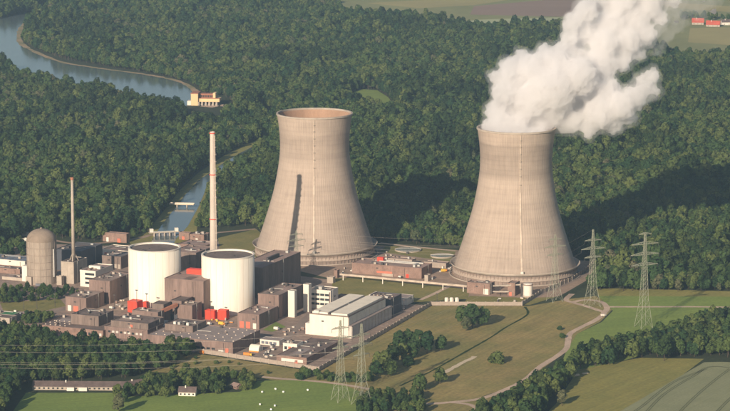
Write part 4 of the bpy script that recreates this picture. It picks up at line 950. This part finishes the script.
for k in range(6):
    bm = bmesh.new(); bar(bm, (0, (k % 3) * 0.9, 0.5 + (k // 3) * 0.8), (8, (k % 3) * 0.9, 0.5 + (k // 3) * 0.8), 0.45, 8); obj('log', bm, 'dirt', t)
c = G(583, 374.5); t = thing('log_pile', 'smaller pale log pile nearer the hay field corner', 'log pile', (c.x, c.y, 0), 0.5)
for k in range(3):
    bm = bmesh.new(); bar(bm, (0, k * 0.9, 0.5), (6, k * 0.9, 0.5), 0.45, 8); obj('log', bm, 'dirt', t)

# ------------------------------------------------------------------ trees
def crown_mesh(seed, H_=20.0, R_=5.0, z0=5.0, lobes=9, cards=420, size=1.7, leaf='leaf', top=1.0):
    rr = random.Random(seed); L = [(Vector((0, 0, z0 + (H_ - z0) * 0.5)), R_ * 0.78, (H_ - z0) * 0.46)]
    for i in range(lobes):
        a = i * 2.4 + rr.uniform(-0.5, 0.5); f = (i + 0.5) / lobes
        z = z0 + (H_ - z0) * (0.16 + 0.70 * f); spread = math.sin(math.pi * min(0.97, 0.22 + 0.72 * f * top)) * R_ * rr.uniform(0.45, 0.75)
        q = R_ * rr.uniform(0.34, 0.56); L.append((Vector((math.cos(a) * spread, math.sin(a) * spread, z)), q, q * rr.uniform(0.8, 1.15)))
    vs = []; fs = []
    tries = 0
    while len(fs) < cards and tries < cards * 8:
        tries += 1
        c, r, rz = rr.choice(L)
        u = rr.uniform(-0.75, 1); a = rr.uniform(0, 6.283); s = math.sqrt(1 - u * u)
        d = Vector((s * math.cos(a), s * math.sin(a), u)); k = rr.uniform(0.78, 1.06)
        p = c + Vector((d.x * r, d.y * r, d.z * rz)) * k
        deep = False
        for c2, r2, z2 in L:
            e = p - c2
            if (e.x / r2) ** 2 + (e.y / r2) ** 2 + (e.z / z2) ** 2 < 0.42: deep = True; break
        if deep: continue
        n = (d + Vector((rr.gauss(0, 0.28), rr.gauss(0, 0.28), rr.gauss(0, 0.28) + 0.15))).normalized()
        q = n.to_track_quat('Z', 'Y'); w_ = size * rr.uniform(0.6, 1.25) * 0.5; t = rr.uniform(0, 6.28); b0 = len(vs)
        for k2 in range(4):
            e = t + k2 * math.pi / 2 + rr.uniform(-0.25, 0.25); vs.append(p + q @ Vector((math.cos(e) * w_ * 1.25, math.sin(e) * w_ * 1.25, rr.uniform(-0.3, 0.3) * w_)))
        fs.append((b0, b0 + 1, b0 + 2, b0 + 3))
    me = bpy.data.meshes.new('crown'); me.from_pydata([tuple(v) for v in vs], [], fs); me.materials.append(M[leaf]); return me
def trunk_mesh(seed, H_=20.0, z0=5.0, r=0.42):
    rr = random.Random(seed); bm = bmesh.new()
    bar(bm, (0, 0, -0.2), (0.2, 0.1, z0), r, 7, r * 0.75); bar(bm, (0.2, 0.1, z0), (0, 0.2, H_ * 0.78), r * 0.75, 7, r * 0.2)
    for i in range(5):
        a = i * 1.3 + rr.uniform(-0.3, 0.3); z = z0 + (H_ - z0) * rr.uniform(0.05, 0.4); l_ = rr.uniform(2, 3.6)
        bar(bm, (0.1, 0.15, z), (math.cos(a) * l_, math.sin(a) * l_, z + l_ * 0.9), r * 0.42, 5, r * 0.1)
    me = bpy.data.meshes.new('trunk'); bm.to_mesh(me); bm.free(); me.materials.append(M['bark']); return me
SPEC = [  # height, radius, crown base, lobes, cards, card size, leaf
    (20, 6.8, 3.5, 12, 620, 1.8, 'leaf'), (18, 6.2, 3.0, 11, 560, 1.8, 'leaf'), (22, 6.0, 5.0, 12, 580, 1.7, 'leaf'), (17, 7.4, 3.0, 13, 640, 1.9, 'leaf'),
    (25, 4.4, 4.0, 10, 460, 1.6, 'leaf'), (19, 5.4, 3.5, 9, 480, 1.7, 'leaf'), (21, 6.5, 4.0, 12, 580, 1.8, 'leaf_dark'), (24, 4.9, 4.0, 12, 520, 1.6, 'leaf_dark'),
    (18, 5.8, 3.0, 10, 500, 1.8, 'leaf_pale'), (9, 6.0, 0.3, 10, 480, 1.6, 'leaf')]
CROWN = []; TRUNK = []
for i, (h_, r_, z_, lo, ca, si, lf) in enumerate(SPEC):
    CROWN.append(crown_mesh(100 + i, h_, r_, z_, lo, ca, si, lf)); TRUNK.append(trunk_mesh(200 + i, h_, max(1.2, z_)))
protos = bpy.data.collections.new('tree kinds')         # data for the forest's instances, not in the scene
for i in range(len(SPEC)):
    bm = bmesh.new(); bm.from_mesh(CROWN[i]); k = len(bm.faces); bm.from_mesh(TRUNK[i]); bm.faces.ensure_lookup_table()
    for f in bm.faces[k:]: f.material_index = 1
    me = bpy.data.meshes.new('tree kind'); bm.to_mesh(me); bm.free(); me.materials.append(CROWN[i].materials[0]); me.materials.append(M['bark'])
    protos.objects.link(bpy.data.objects.new('kind_%02d' % i, me))

FOREST = [(-340, 256), (-140, 250), (0, 245), (20, 238), (40, 235.5), (70, 240), (102, 241), (128, 234), (152, 229), (192, 229), (256, 226), (262, 236), (300, 232), (378, 240.5), (405, 243), (456, 247.5), (470, 254), (590, 258), (600, 262), (594, 275), (592, 291), (900, 293), (1080, 294), (1080, -30), (-340, -30)]
BELT_R = [(470, 425), (520, 400), (545, 384), (563, 374), (590, 360), (620, 350), (650, 344), (672, 336), (692, 328), (720, 324), (800, 324), (800, 352), (730, 358), (690, 358), (655, 357), (628, 360), (604, 366), (582, 371), (570, 380), (560, 394), (548, 404), (530, 425)]
BELT_L = [(-80, 340), (20, 334), (34, 336), (60, 347), (110, 349), (150, 353), (196, 354), (176, 366), (150, 372), (128, 379), (60, 382), (24, 386), (12, 402), (-4, 425), (-80, 425)]
HEDGE = [(120, 393), (138, 381), (180, 377), (228, 376), (258, 380), (250, 390), (220, 394), (196, 396.5), (178, 398), (140, 398)]
BUSH_M = [(290, 377), (330, 374), (352, 377), (372, 383), (340, 383), (300, 380)]
CLUMP_B = [(358, 404), (372, 397), (398, 398), (424, 398), (428, 404), (422, 415), (352, 415)]
LEFT_IN = [(-10, 291), (22, 290), (60, 291), (84, 296), (64, 300), (30, 303), (-10, 304)]
LEFT_B = [(24, 316), (48, 314), (52, 320), (34, 326), (22, 322)]
LEFT_C = [(-10, 248), (20, 243), (24, 252), (24, 258), (-10, 258)]
TREES = []           # x, y, kind, scale, region
tr = random.Random(11)
def scatter(poly, sp, region, kinds, s0, s1, excl=(), keep=1.0, world=()):
    pts = [G(*p) for p in poly]; xs = [p.x for p in pts]; ys = [p.y for p in pts]
    y = min(ys); row = 0
    while y < max(ys):
        x = min(xs) + (row % 2) * sp / 2
        while x < max(xs):
            X = x + tr.uniform(-0.42, 0.42) * sp; Y = y + tr.uniform(-0.42, 0.42) * sp; x += sp
            u, v = PX(X, Y)
            if u < -330 or u > 1060 or not inside(poly, u, v) or tr.random() > keep: continue
            if any(inside(e, u, v) for e in excl): continue
            if any((X - a) ** 2 + (Y - b_) ** 2 < r_ * r_ for a, b_, r_ in world): continue
            TREES.append((X, Y, tr.choice(kinds), tr.uniform(s0, s1), region))
        y += sp * 0.9; row += 1
def wnoise(x, y, s):   # cheap smooth field for stand height
    return (math.sin(x * s + 1.3) + math.sin(y * s * 0.8 + 0.4) + math.sin((x + y) * s * 0.57 + 2.1) + math.sin((x - y * 0.7) * s * 1.31)) / 4
HYDRO = [(184, 92), (224, 96), (234, 104), (234, 114), (222, 128), (186, 128), (180, 114)]
FARM = [(556, 106), (585, 106), (585, 118), (556, 118)]
BANKR = [(45, 5), (20, 22), (10, 40), (30, 57), (62, 65.5), (113, 73), (161, 80), (189, 89), (192, 100), (205, 100), (203, 90), (190, 83.5), (161, 75), (113, 67.5), (62, 59), (26, 45), (26, 28), (50, 10)]
ROADGAP = [(256, 104), (276, 112), (286, 120), (290, 130), (270, 124), (258, 114)]
scatter(FOREST, 8.8, 'forest', (0, 0, 1, 1, 2, 2, 3, 3, 4, 5, 5, 6, 6, 7, 0, 2, 3, 1, 5, 4, 8), 0.72, 1.26, (RIVER, CANAL_ZONE, CLEARING, FIELDS, HYDRO, BANKR, ROADGAP), 0.97, ((T1.x, T1.y, 84), (T2.x, T2.y, 92)))
def stand(x, y):          # patchwork of stands, each with its own age and mix
    best = None
    cx, cy = int(x // 150), int(y // 190)
    for i in (-1, 0, 1):
        for j in (-1, 0, 1):
            r_ = random.Random((cx + i) * 7919 + (cy + j) * 104729); a = ((cx + i) + r_.random()) * 150; b_ = ((cy + j) + r_.random()) * 190
            d = (a - x) ** 2 + ((b_ - y) * 0.8) ** 2
            if best is None or d < best[0]: best = (d, r_.random(), r_.random())
    return best[1], best[2]
_T = []
MIX = ((0, 1, 3, 3, 1, 0, 5), (2, 4, 7, 2, 4, 5), (6, 7, 6, 0, 7, 6), (3, 0, 8, 3, 1), (1, 5, 0, 2, 3, 6))
for x, y, k, s, g in TREES:
    u, v = stand(x, y)
    if tr.random() < (0.10 if wnoise(x, y, 0.045) > 0.45 else 0.015): continue
    mix = MIX[min(4, int(v * 5))]
    if tr.random() < 0.72: k = tr.choice(mix)
    q = tr.random(); s = tr.uniform(0.5, 0.8) if q < 0.38 else tr.uniform(0.8, 1.05) if q < 0.86 else tr.uniform(1.05, 1.4)
    _T.append((x, y, k, s * (0.80 + 0.42 * u), g))
TREES = _T
TREES = [(x, y, k, s * (1 + 0.22 * wnoise(x, y, 0.017) + 0.10 * wnoise(y, x, 0.06)), g) for x, y, k, s, g in TREES]
# loose rows on the far fields
scatter([(680, 16), (720, 17), (800, 18), (800, 21), (720, 21), (680, 20)], 13, 'forest', (0, 3, 5), 0.5, 0.9, keep=0.55)
scatter([(130, 236), (150, 229), (152, 232), (136, 242)], 9, 'forest', (0, 3, 9), 0.4, 0.8, keep=0.5)
scatter(BELT_R, 8.6, 'belt', (0, 1, 2, 3, 5, 6, 1, 3, 0, 7), 0.66, 1.0)
scatter(BELT_L, 8.6, 'wood', (0, 1, 3, 5, 6, 6, 2, 1), 0.55, 0.9)
scatter(HEDGE, 7.2, 'hedge', (9, 1, 3, 9, 0, 6), 0.38, 0.62, ([(174, 390), (198, 388), (200, 402), (172, 402)], [(112, 380), (140, 378), (140, 392), (116, 394)], [(226, 380), (240, 379), (240, 394), (224, 394)]))
scatter(BUSH_M, 6.5, 'hedge', (9, 9, 3), 0.38, 0.6, keep=0.8)
scatter(CLUMP_B, 8.0, 'clump', (0, 1, 3, 6), 0.42, 0.62)
scatter(LEFT_IN, 8.2, 'yardtrees', (0, 1, 3, 9, 6), 0.32, 0.52, keep=0.9)
scatter(LEFT_B, 6.5, 'yardtrees', (9, 9, 1), 0.4, 0.6)
scatter(LEFT_C, 9, 'yardtrees', (0, 3, 9), 0.45, 0.75, keep=0.75)
scatter([(155, 355), (196, 356), (300, 373), (290, 377), (160, 372)], 15, 'hedge', (9, 9), 0.25, 0.45, keep=0.35)

LABEL = {'belt': ('broadleaf tree in the long belt between green meadow and hay field', 'trees of the long belt'), 'wood': ('broadleaf tree in the wood under the sagging power lines', 'trees of the wood under the power lines'),
         'hedge': ('bushy green tree in the hedge behind the bale meadow', 'hedge trees behind the bale meadow'), 'clump': ('round tree in the thicket at the lower edge below the two pylons', 'trees of the lower thicket'),
         'yardtrees': ('small green tree in the planting before the domed reactor', 'plant yard trees')}
def tree(x, y, k, s, label, group, rz=None, sz=None, name='broadleaf_tree', cat='tree'):
    t = thing(name, label, cat, (x, y, 0), tr.uniform(0, 6.28) if rz is None else rz, group); t.scale = (s, s, sz or s)
    for nm, me in (('crown', CROWN[k]), ('trunk', TRUNK[k])):
        o = bpy.data.objects.new(nm, me); C.objects.link(o); o.parent = t
    return t
def tree_label(x, y, k, g, s):
    u, v = PX(x, y); tone = {6: 'dark green', 7: 'slim dark green', 8: 'pale', 9: 'bushy', 3: 'wide crowned', 2: 'taller', 5: 'narrower', 4: 'slim'}.get(k, 'mid green')
    where = {'belt': 'long belt ' + ('above the winding track end' if u < 560 else 'beside the hay field' if u < 640 else 'below the tallest pylon' if u < 690 else 'above the grain field'),
             'wood': 'wood under the sagging lines ' + ('at the picture corner' if u < 35 else 'behind the long house' if u < 125 else 'near the fence'),
             'hedge': 'hedge ' + ('before the cream house' if u < 200 else 'next to the bale meadow' if u < 262 else 'along the farm road'), 'clump': 'thicket at the lower edge below the pylons', 'yardtrees': 'planting before the domed reactor' if v < 312 else 'planting by the plant road'}[g]
    size = '' if tone in ('taller', 'bushy') else 'large ' if s > 0.78 else 'small ' if s < 0.56 else ''
    return size + tone + ' tree in the ' + where
near = [q for q in TREES if q[4] in LABEL and -8 < PX(q[0], q[1])[0] < 738 and PX(q[0], q[1], 8)[1] < 410]
near.sort(key=lambda q: PX(q[0], q[1])[1] - 25 * q[3], reverse=True)
single = near[:265]; chosen = set(id(q) for q in single)
for x, y, k, s, g in single: tree(x, y, k, s, tree_label(x, y, k, g, s), LABEL[g][1], sz=s * tr.uniform(0.9, 1.15))
rest = [q for q in TREES if id(q) not in chosen]
# single trees one can point to
for px, py, k, s, lab in ((399, 352, 0, 0.62, 'round tree at the plant side of the big meadow clump'), (408, 350, 3, 0.66, 'broad tree in the middle of the big meadow clump'), (418, 351, 1, 0.72, 'tallest tree of the big meadow clump'),
                          (427, 354, 0, 0.66, 'tree at the far end of the big meadow clump'), (412, 358, 3, 0.55, 'low tree before the big meadow clump'), (402, 361, 1, 0.6, 'tree at the lower corner of the big meadow clump'),
                          (393, 366, 6, 0.62, 'dark tree between the big meadow clump and the pylons'), (385, 372, 0, 0.62, 'tree beside the dark tree near the pylons'), (378, 368, 1, 0.55, 'tree nearest the white hall corner'), (376, 377, 3, 0.5, 'low tree by the farm road beside the pylons'), (390, 376, 3, 0.5, 'low tree below the dark tree near the pylons'), (368, 381, 9, 0.7, 'bush on the farm road beside the pylon among bushes'),
                          (409, 366, 9, 0.8, 'light green bush below the big meadow clump'), (441, 351, 3, 0.5, 'separate round tree beside the big meadow clump'), (420, 391, 3, 0.52, 'dark round bush before the sand track, the nearer one'), (440, 384, 3, 0.50, 'dark round bush before the sand track, the farther one'),
                          (497, 363.5, 9, 0.95, 'lone sparse bush in the middle of the dry meadow'), (461, 325, 0, 0.60, 'broad tree by the fence before the reddish blocks'), (472, 328, 1, 0.86, 'tallest tree by the fence before the reddish blocks'), (482, 326, 3, 0.62, 'tree by the fence nearest the pale silo'), (466, 331, 8, 0.5, 'pale bush before the fence trees'),
                          (118, 400, 1, 0.62, 'round tree between the long house and the meadow'), (124, 403, 3, 0.45, 'small round tree on the meadow edge'), (119, 413, 8, 0.72, 'pale willow at the lower picture edge'), (562, 406, 8, 0.62, 'pale grey green tree at the foot of the long belt'),
                          (560, 330, 9, 0.35, 'small shrub beside the winding gravel track'), (562, 338, 9, 0.4, 'shrub at the bend of the winding gravel track'), (664, 361, 6, 0.7, 'dark tree at the front of the long belt'), (652, 316, 9, 0.0, '')):
    if not lab: continue
    c = G(px, py); s *= 1.32 if k == 9 or py > 395 else 1.65; tree(c.x, c.y, k, s, lab, None, sz=s * (1.0 if k != 9 else 0.9))
# the forest: one mass
me = bpy.data.meshes.new('forest'); me.from_pydata([(q[0], q[1], 0.0) for q in rest], [], [])
for nm, ty, vals in (('kind', 'INT', [q[2] for q in rest]), ('turn', 'FLOAT', [tr.uniform(0, 6.28) for q in rest]), ('size', 'FLOAT', [q[3] for q in rest])):
    a = me.attributes.new(nm, ty, 'POINT'); a.data.foreach_set('value', vals)
fo = bpy.data.objects.new('forest', me); C.objects.link(fo); fo['kind'] = 'stuff'; fo['label'] = 'dense green riverside forest filling the valley behind the plant'; fo['category'] = 'forest'
ng = bpy.data.node_groups.new('forest', 'GeometryNodeTree'); ng.interface.new_socket('Geometry', in_out='INPUT', socket_type='NodeSocketGeometry'); ng.interface.new_socket('Geometry', in_out='OUTPUT', socket_type='NodeSocketGeometry')
N = ng.nodes; gi = N.new('NodeGroupInput'); go = N.new('NodeGroupOutput'); ip = N.new('GeometryNodeInstanceOnPoints'); ci = N.new('GeometryNodeCollectionInfo')
ci.inputs['Collection'].default_value = protos; ci.inputs['Separate Children'].default_value = True; ci.inputs['Reset Children'].default_value = True
def attr(nm, ty):
    a = N.new('GeometryNodeInputNamedAttribute'); a.data_type = ty; a.inputs[0].default_value = nm
    return [s for s in a.outputs if s.enabled][0]
cmb = N.new('ShaderNodeCombineXYZ'); ng.links.new(attr('turn', 'FLOAT'), cmb.inputs[2])
sm = N.new('GeometryNodeMeshToPoints')
ng.links.new(gi.outputs[0], sm.inputs[0]); ng.links.new(sm.outputs[0], ip.inputs['Points']); ng.links.new(ci.outputs[0], ip.inputs['Instance'])
ip.inputs['Pick Instance'].default_value = True
ng.links.new(attr('kind', 'INT'), ip.inputs['Instance Index']); ng.links.new(cmb.outputs[0], ip.inputs['Rotation']); ng.links.new(attr('size', 'FLOAT'), ip.inputs['Scale']); ng.links.new(ip.outputs[0], go.inputs[0])
fo.modifiers.new('trees', 'NODES').node_group = ng
print('trees', len(rest), len(single))

# ------------------------------------------------------------------ steam plume
BL = [(489, 127, 10, 0), (502, 124, 15, 0), (518, 123, 17, 5), (533, 125, 15, 0), (543, 128, 10, 0), (497, 110, 14, 0), (515, 103, 22, 10), (503, 92, 14, -5), (497, 76, 10, 0), (508, 66, 13, 5), (515, 80, 17, 2), (509, 76, 14, -4), (522, 56, 11, 10), (534, 72, 22, 0), (535, 98, 24, 0), (553, 110, 22, 5), (553, 88, 26, -8), (556, 66, 20, 0), (544, 52, 11, 8), (558, 48, 9, 8),
      (572, 121, 15, 0), (590, 128, 12, 0), (576, 100, 20, 20), (578, 76, 22, -5), (599, 112, 18, 0), (604, 88, 18, 5), (612, 124, 12, 0), (620, 106, 16, -5), (634, 98, 15, 0), (647, 88, 11, 5), (652, 76, 9, 0), (642, 78, 8, 0), (655, 92, 6, 0), (628, 116, 11, 4), (600, 64, 20, 10), (575, 54, 13, 15), (570, 38, 11, 10), (573, 22, 13, 10), (586, 32, 16, 15), (586, 10, 15, 15), (604, 44, 18, 15),
      (610, 24, 18, 20), (626, 38, 18, 20), (622, 60, 14, 15), (634, 18, 18, 25), (645, 34, 14, 22), (636, 54, 10, 18), (622, 0, 17, 25), (648, 4, 18, 28), (662, 18, 10, 28), (604, -8, 16, 25), (630, -22, 24, 30), (658, -20, 22, 32), (672, -2, 12, 30), (690, -30, 22, 35), (720, -44, 22, 40)]
bm = bmesh.new(); pr = random.Random(4)
for px, py, r, dy in BL:
    Y = T2.y + dy * 1.6 + pr.uniform(-6, 6)
    if py > 120: Y = T2.y + pr.uniform(-12, 12)
    p = AT(px, py, Y); m_ = Matrix.Translation(p) @ Matrix.Diagonal((1, 1.1, 1, 1))
    bmesh.ops.create_icosphere(bm, subdivisions=3, radius=r * 1.06, matrix=m_)
bmesh.ops.create_cone(bm, segments=48, radius1=38.5, radius2=39, depth=22, cap_ends=True, matrix=Matrix.Translation((T2.x, T2.y, 150)))
me = bpy.data.meshes.new('steam'); bm.to_mesh(me); bm.free()
tmp = bpy.data.objects.new('steam', me); C.objects.link(tmp)
md = tmp.modifiers.new('r', 'REMESH'); md.mode = 'VOXEL'; md.voxel_size = 1.25
md = tmp.modifiers.new('s', 'SMOOTH'); md.factor = 0.5; md.iterations = 4
for sc_, st, dp in ((24, 9, 2), (10, 8.5, 2), (5, 5.5, 2), (2.6, 2.4, 2)):
    tx = bpy.data.textures.new('billow', 'CLOUDS'); tx.noise_scale = sc_; tx.noise_depth = dp; tx.noise_basis = 'VORONOI_F1' if sc_ > 4 else 'BLENDER_ORIGINAL'
    md = tmp.modifiers.new('d', 'DISPLACE'); md.texture = tx; md.texture_coords = 'GLOBAL'; md.strength = -st if tx.noise_basis == 'VORONOI_F1' else st; md.mid_level = 0.38
md = tmp.modifiers.new('r', 'REMESH'); md.mode = 'VOXEL'; md.voxel_size = 1.25
dg = bpy.context.evaluated_depsgraph_get(); ev = tmp.evaluated_get(dg); pm = bpy.data.meshes.new_from_object(ev)
bpy.data.objects.remove(tmp)
# keep the foot inside the mouth of the tower
for v in pm.vertices:
    if v.co.z < 161:
        d = Vector((v.co.x - T2.x, v.co.y - T2.y, 0)); k = rad(max(v.co.z, 100)) - 1.8
        if d.length > k and d.length < 60 and v.co.z > 130: d = d.normalized() * k; v.co.x = T2.x + d.x; v.co.y = T2.y + d.y
sm_ = bpy.data.materials.new('steam'); sm_.use_nodes = True; n = sm_.node_tree.nodes; n.remove(n['Principled BSDF'])
pv = n.new('ShaderNodeVolumePrincipled'); pv.inputs['Color'].default_value = (0.95, 0.945, 0.95, 1); pv.inputs['Density'].default_value = 0.14; pv.inputs['Anisotropy'].default_value = 0.0
sm_.node_tree.links.new(pv.outputs[0], n['Material Output'].inputs['Volume'])
pm.materials.clear(); pm.materials.append(sm_); pm.name = 'steam_plume'
o = bpy.data.objects.new('steam_plume', pm); C.objects.link(o); o['kind'] = 'stuff'; o['label'] = 'thick white steam plume drifting from the mouth of the cooling tower'; o['category'] = 'steam'

# thin torn edge of the plume
plume = o
tmp = bpy.data.objects.new('veil', pm.copy()); C.objects.link(tmp)
md = tmp.modifiers.new('d', 'DISPLACE'); md.strength = 3.0; md.mid_level = 0.0
for sc_, st in ((9, 12.0), (4, 6.0)):
    tx = bpy.data.textures.new('billow', 'CLOUDS'); tx.noise_scale = sc_; tx.noise_depth = 3
    md = tmp.modifiers.new('d', 'DISPLACE'); md.texture = tx; md.texture_coords = 'GLOBAL'; md.strength = st; md.mid_level = 0.5
md = tmp.modifiers.new('r', 'REMESH'); md.mode = 'VOXEL'; md.voxel_size = 1.8
dg = bpy.context.evaluated_depsgraph_get(); vm = bpy.data.meshes.new_from_object(tmp.evaluated_get(dg)); bpy.data.objects.remove(tmp)
for v in vm.vertices:
    d = Vector((v.co.x - T2.x, v.co.y - T2.y, 0)); k = rad(max(v.co.z, 100)) - 1.6
    if v.co.z < 162 and k < d.length < 50: d = d.normalized() * k; v.co.x = T2.x + d.x; v.co.y = T2.y + d.y
bm = bmesh.new()
for px, py, r, dy in ((660, 30, 17, 26), (674, 16, 19, 30), (690, 2, 18, 33), (706, -8, 17, 36), (652, 44, 13, 24), (722, -20, 18, 40), (640, 90, 18, -4), (612, 122, 14, 4)):
    p = AT(px, py, T2.y + dy * 1.6); bmesh.ops.create_icosphere(bm, subdivisions=3, radius=r * 1.06, matrix=Matrix.Translation(p))
me = bpy.data.meshes.new('wisp'); bm.to_mesh(me); bm.free(); tmp = bpy.data.objects.new('wisp', me); C.objects.link(tmp)
md = tmp.modifiers.new('r', 'REMESH'); md.mode = 'VOXEL'; md.voxel_size = 2.0
for sc_, st in ((26, 30), (11, 16), (4, 5)):
    tx = bpy.data.textures.new('billow', 'CLOUDS'); tx.noise_scale = sc_; tx.noise_depth = 3
    md = tmp.modifiers.new('d', 'DISPLACE'); md.texture = tx; md.texture_coords = 'GLOBAL'; md.strength = st; md.mid_level = 0.55
dg = bpy.context.evaluated_depsgraph_get(); wm = bpy.data.meshes.new_from_object(tmp.evaluated_get(dg)); bpy.data.objects.remove(tmp)
wmt = bpy.data.materials.new('thin steam'); wmt.use_nodes = True; n = wmt.node_tree.nodes; n.remove(n['Principled BSDF'])
pv = n.new('ShaderNodeVolumePrincipled'); pv.inputs['Color'].default_value = (0.95, 0.945, 0.95, 1); pv.inputs['Density'].default_value = 0.016
wmt.node_tree.links.new(pv.outputs[0], n['Material Output'].inputs['Volume'])
vm.materials.clear(); vm.materials.append(wmt); o = bpy.data.objects.new('veil', vm); C.objects.link(o); o.parent = plume
wm.materials.clear(); wm.materials.append(wmt); o = bpy.data.objects.new('wisp', wm); C.objects.link(o); o.parent = plume

# ------------------------------------------------------------------ evening haze over the valley
bm = bmesh.new(); bx(bm, -12100, 12100, -1600, 24100, -1.0, 575.0)
hm = bpy.data.materials.new('haze'); hm.use_nodes = True; n = hm.node_tree.nodes; n.remove(n['Principled BSDF'])
pv = n.new('ShaderNodeVolumePrincipled'); pv.inputs['Color'].default_value = (0.52, 0.76, 1.0, 1); pv.inputs['Density'].default_value = 0.00005; pv.inputs['Anisotropy'].default_value = 0.2
hm.node_tree.links.new(pv.outputs[0], n['Material Output'].inputs['Volume'])
o = obj('haze', bm, hm); o['kind'] = 'stuff'; o['label'] = 'thin evening haze over the valley'
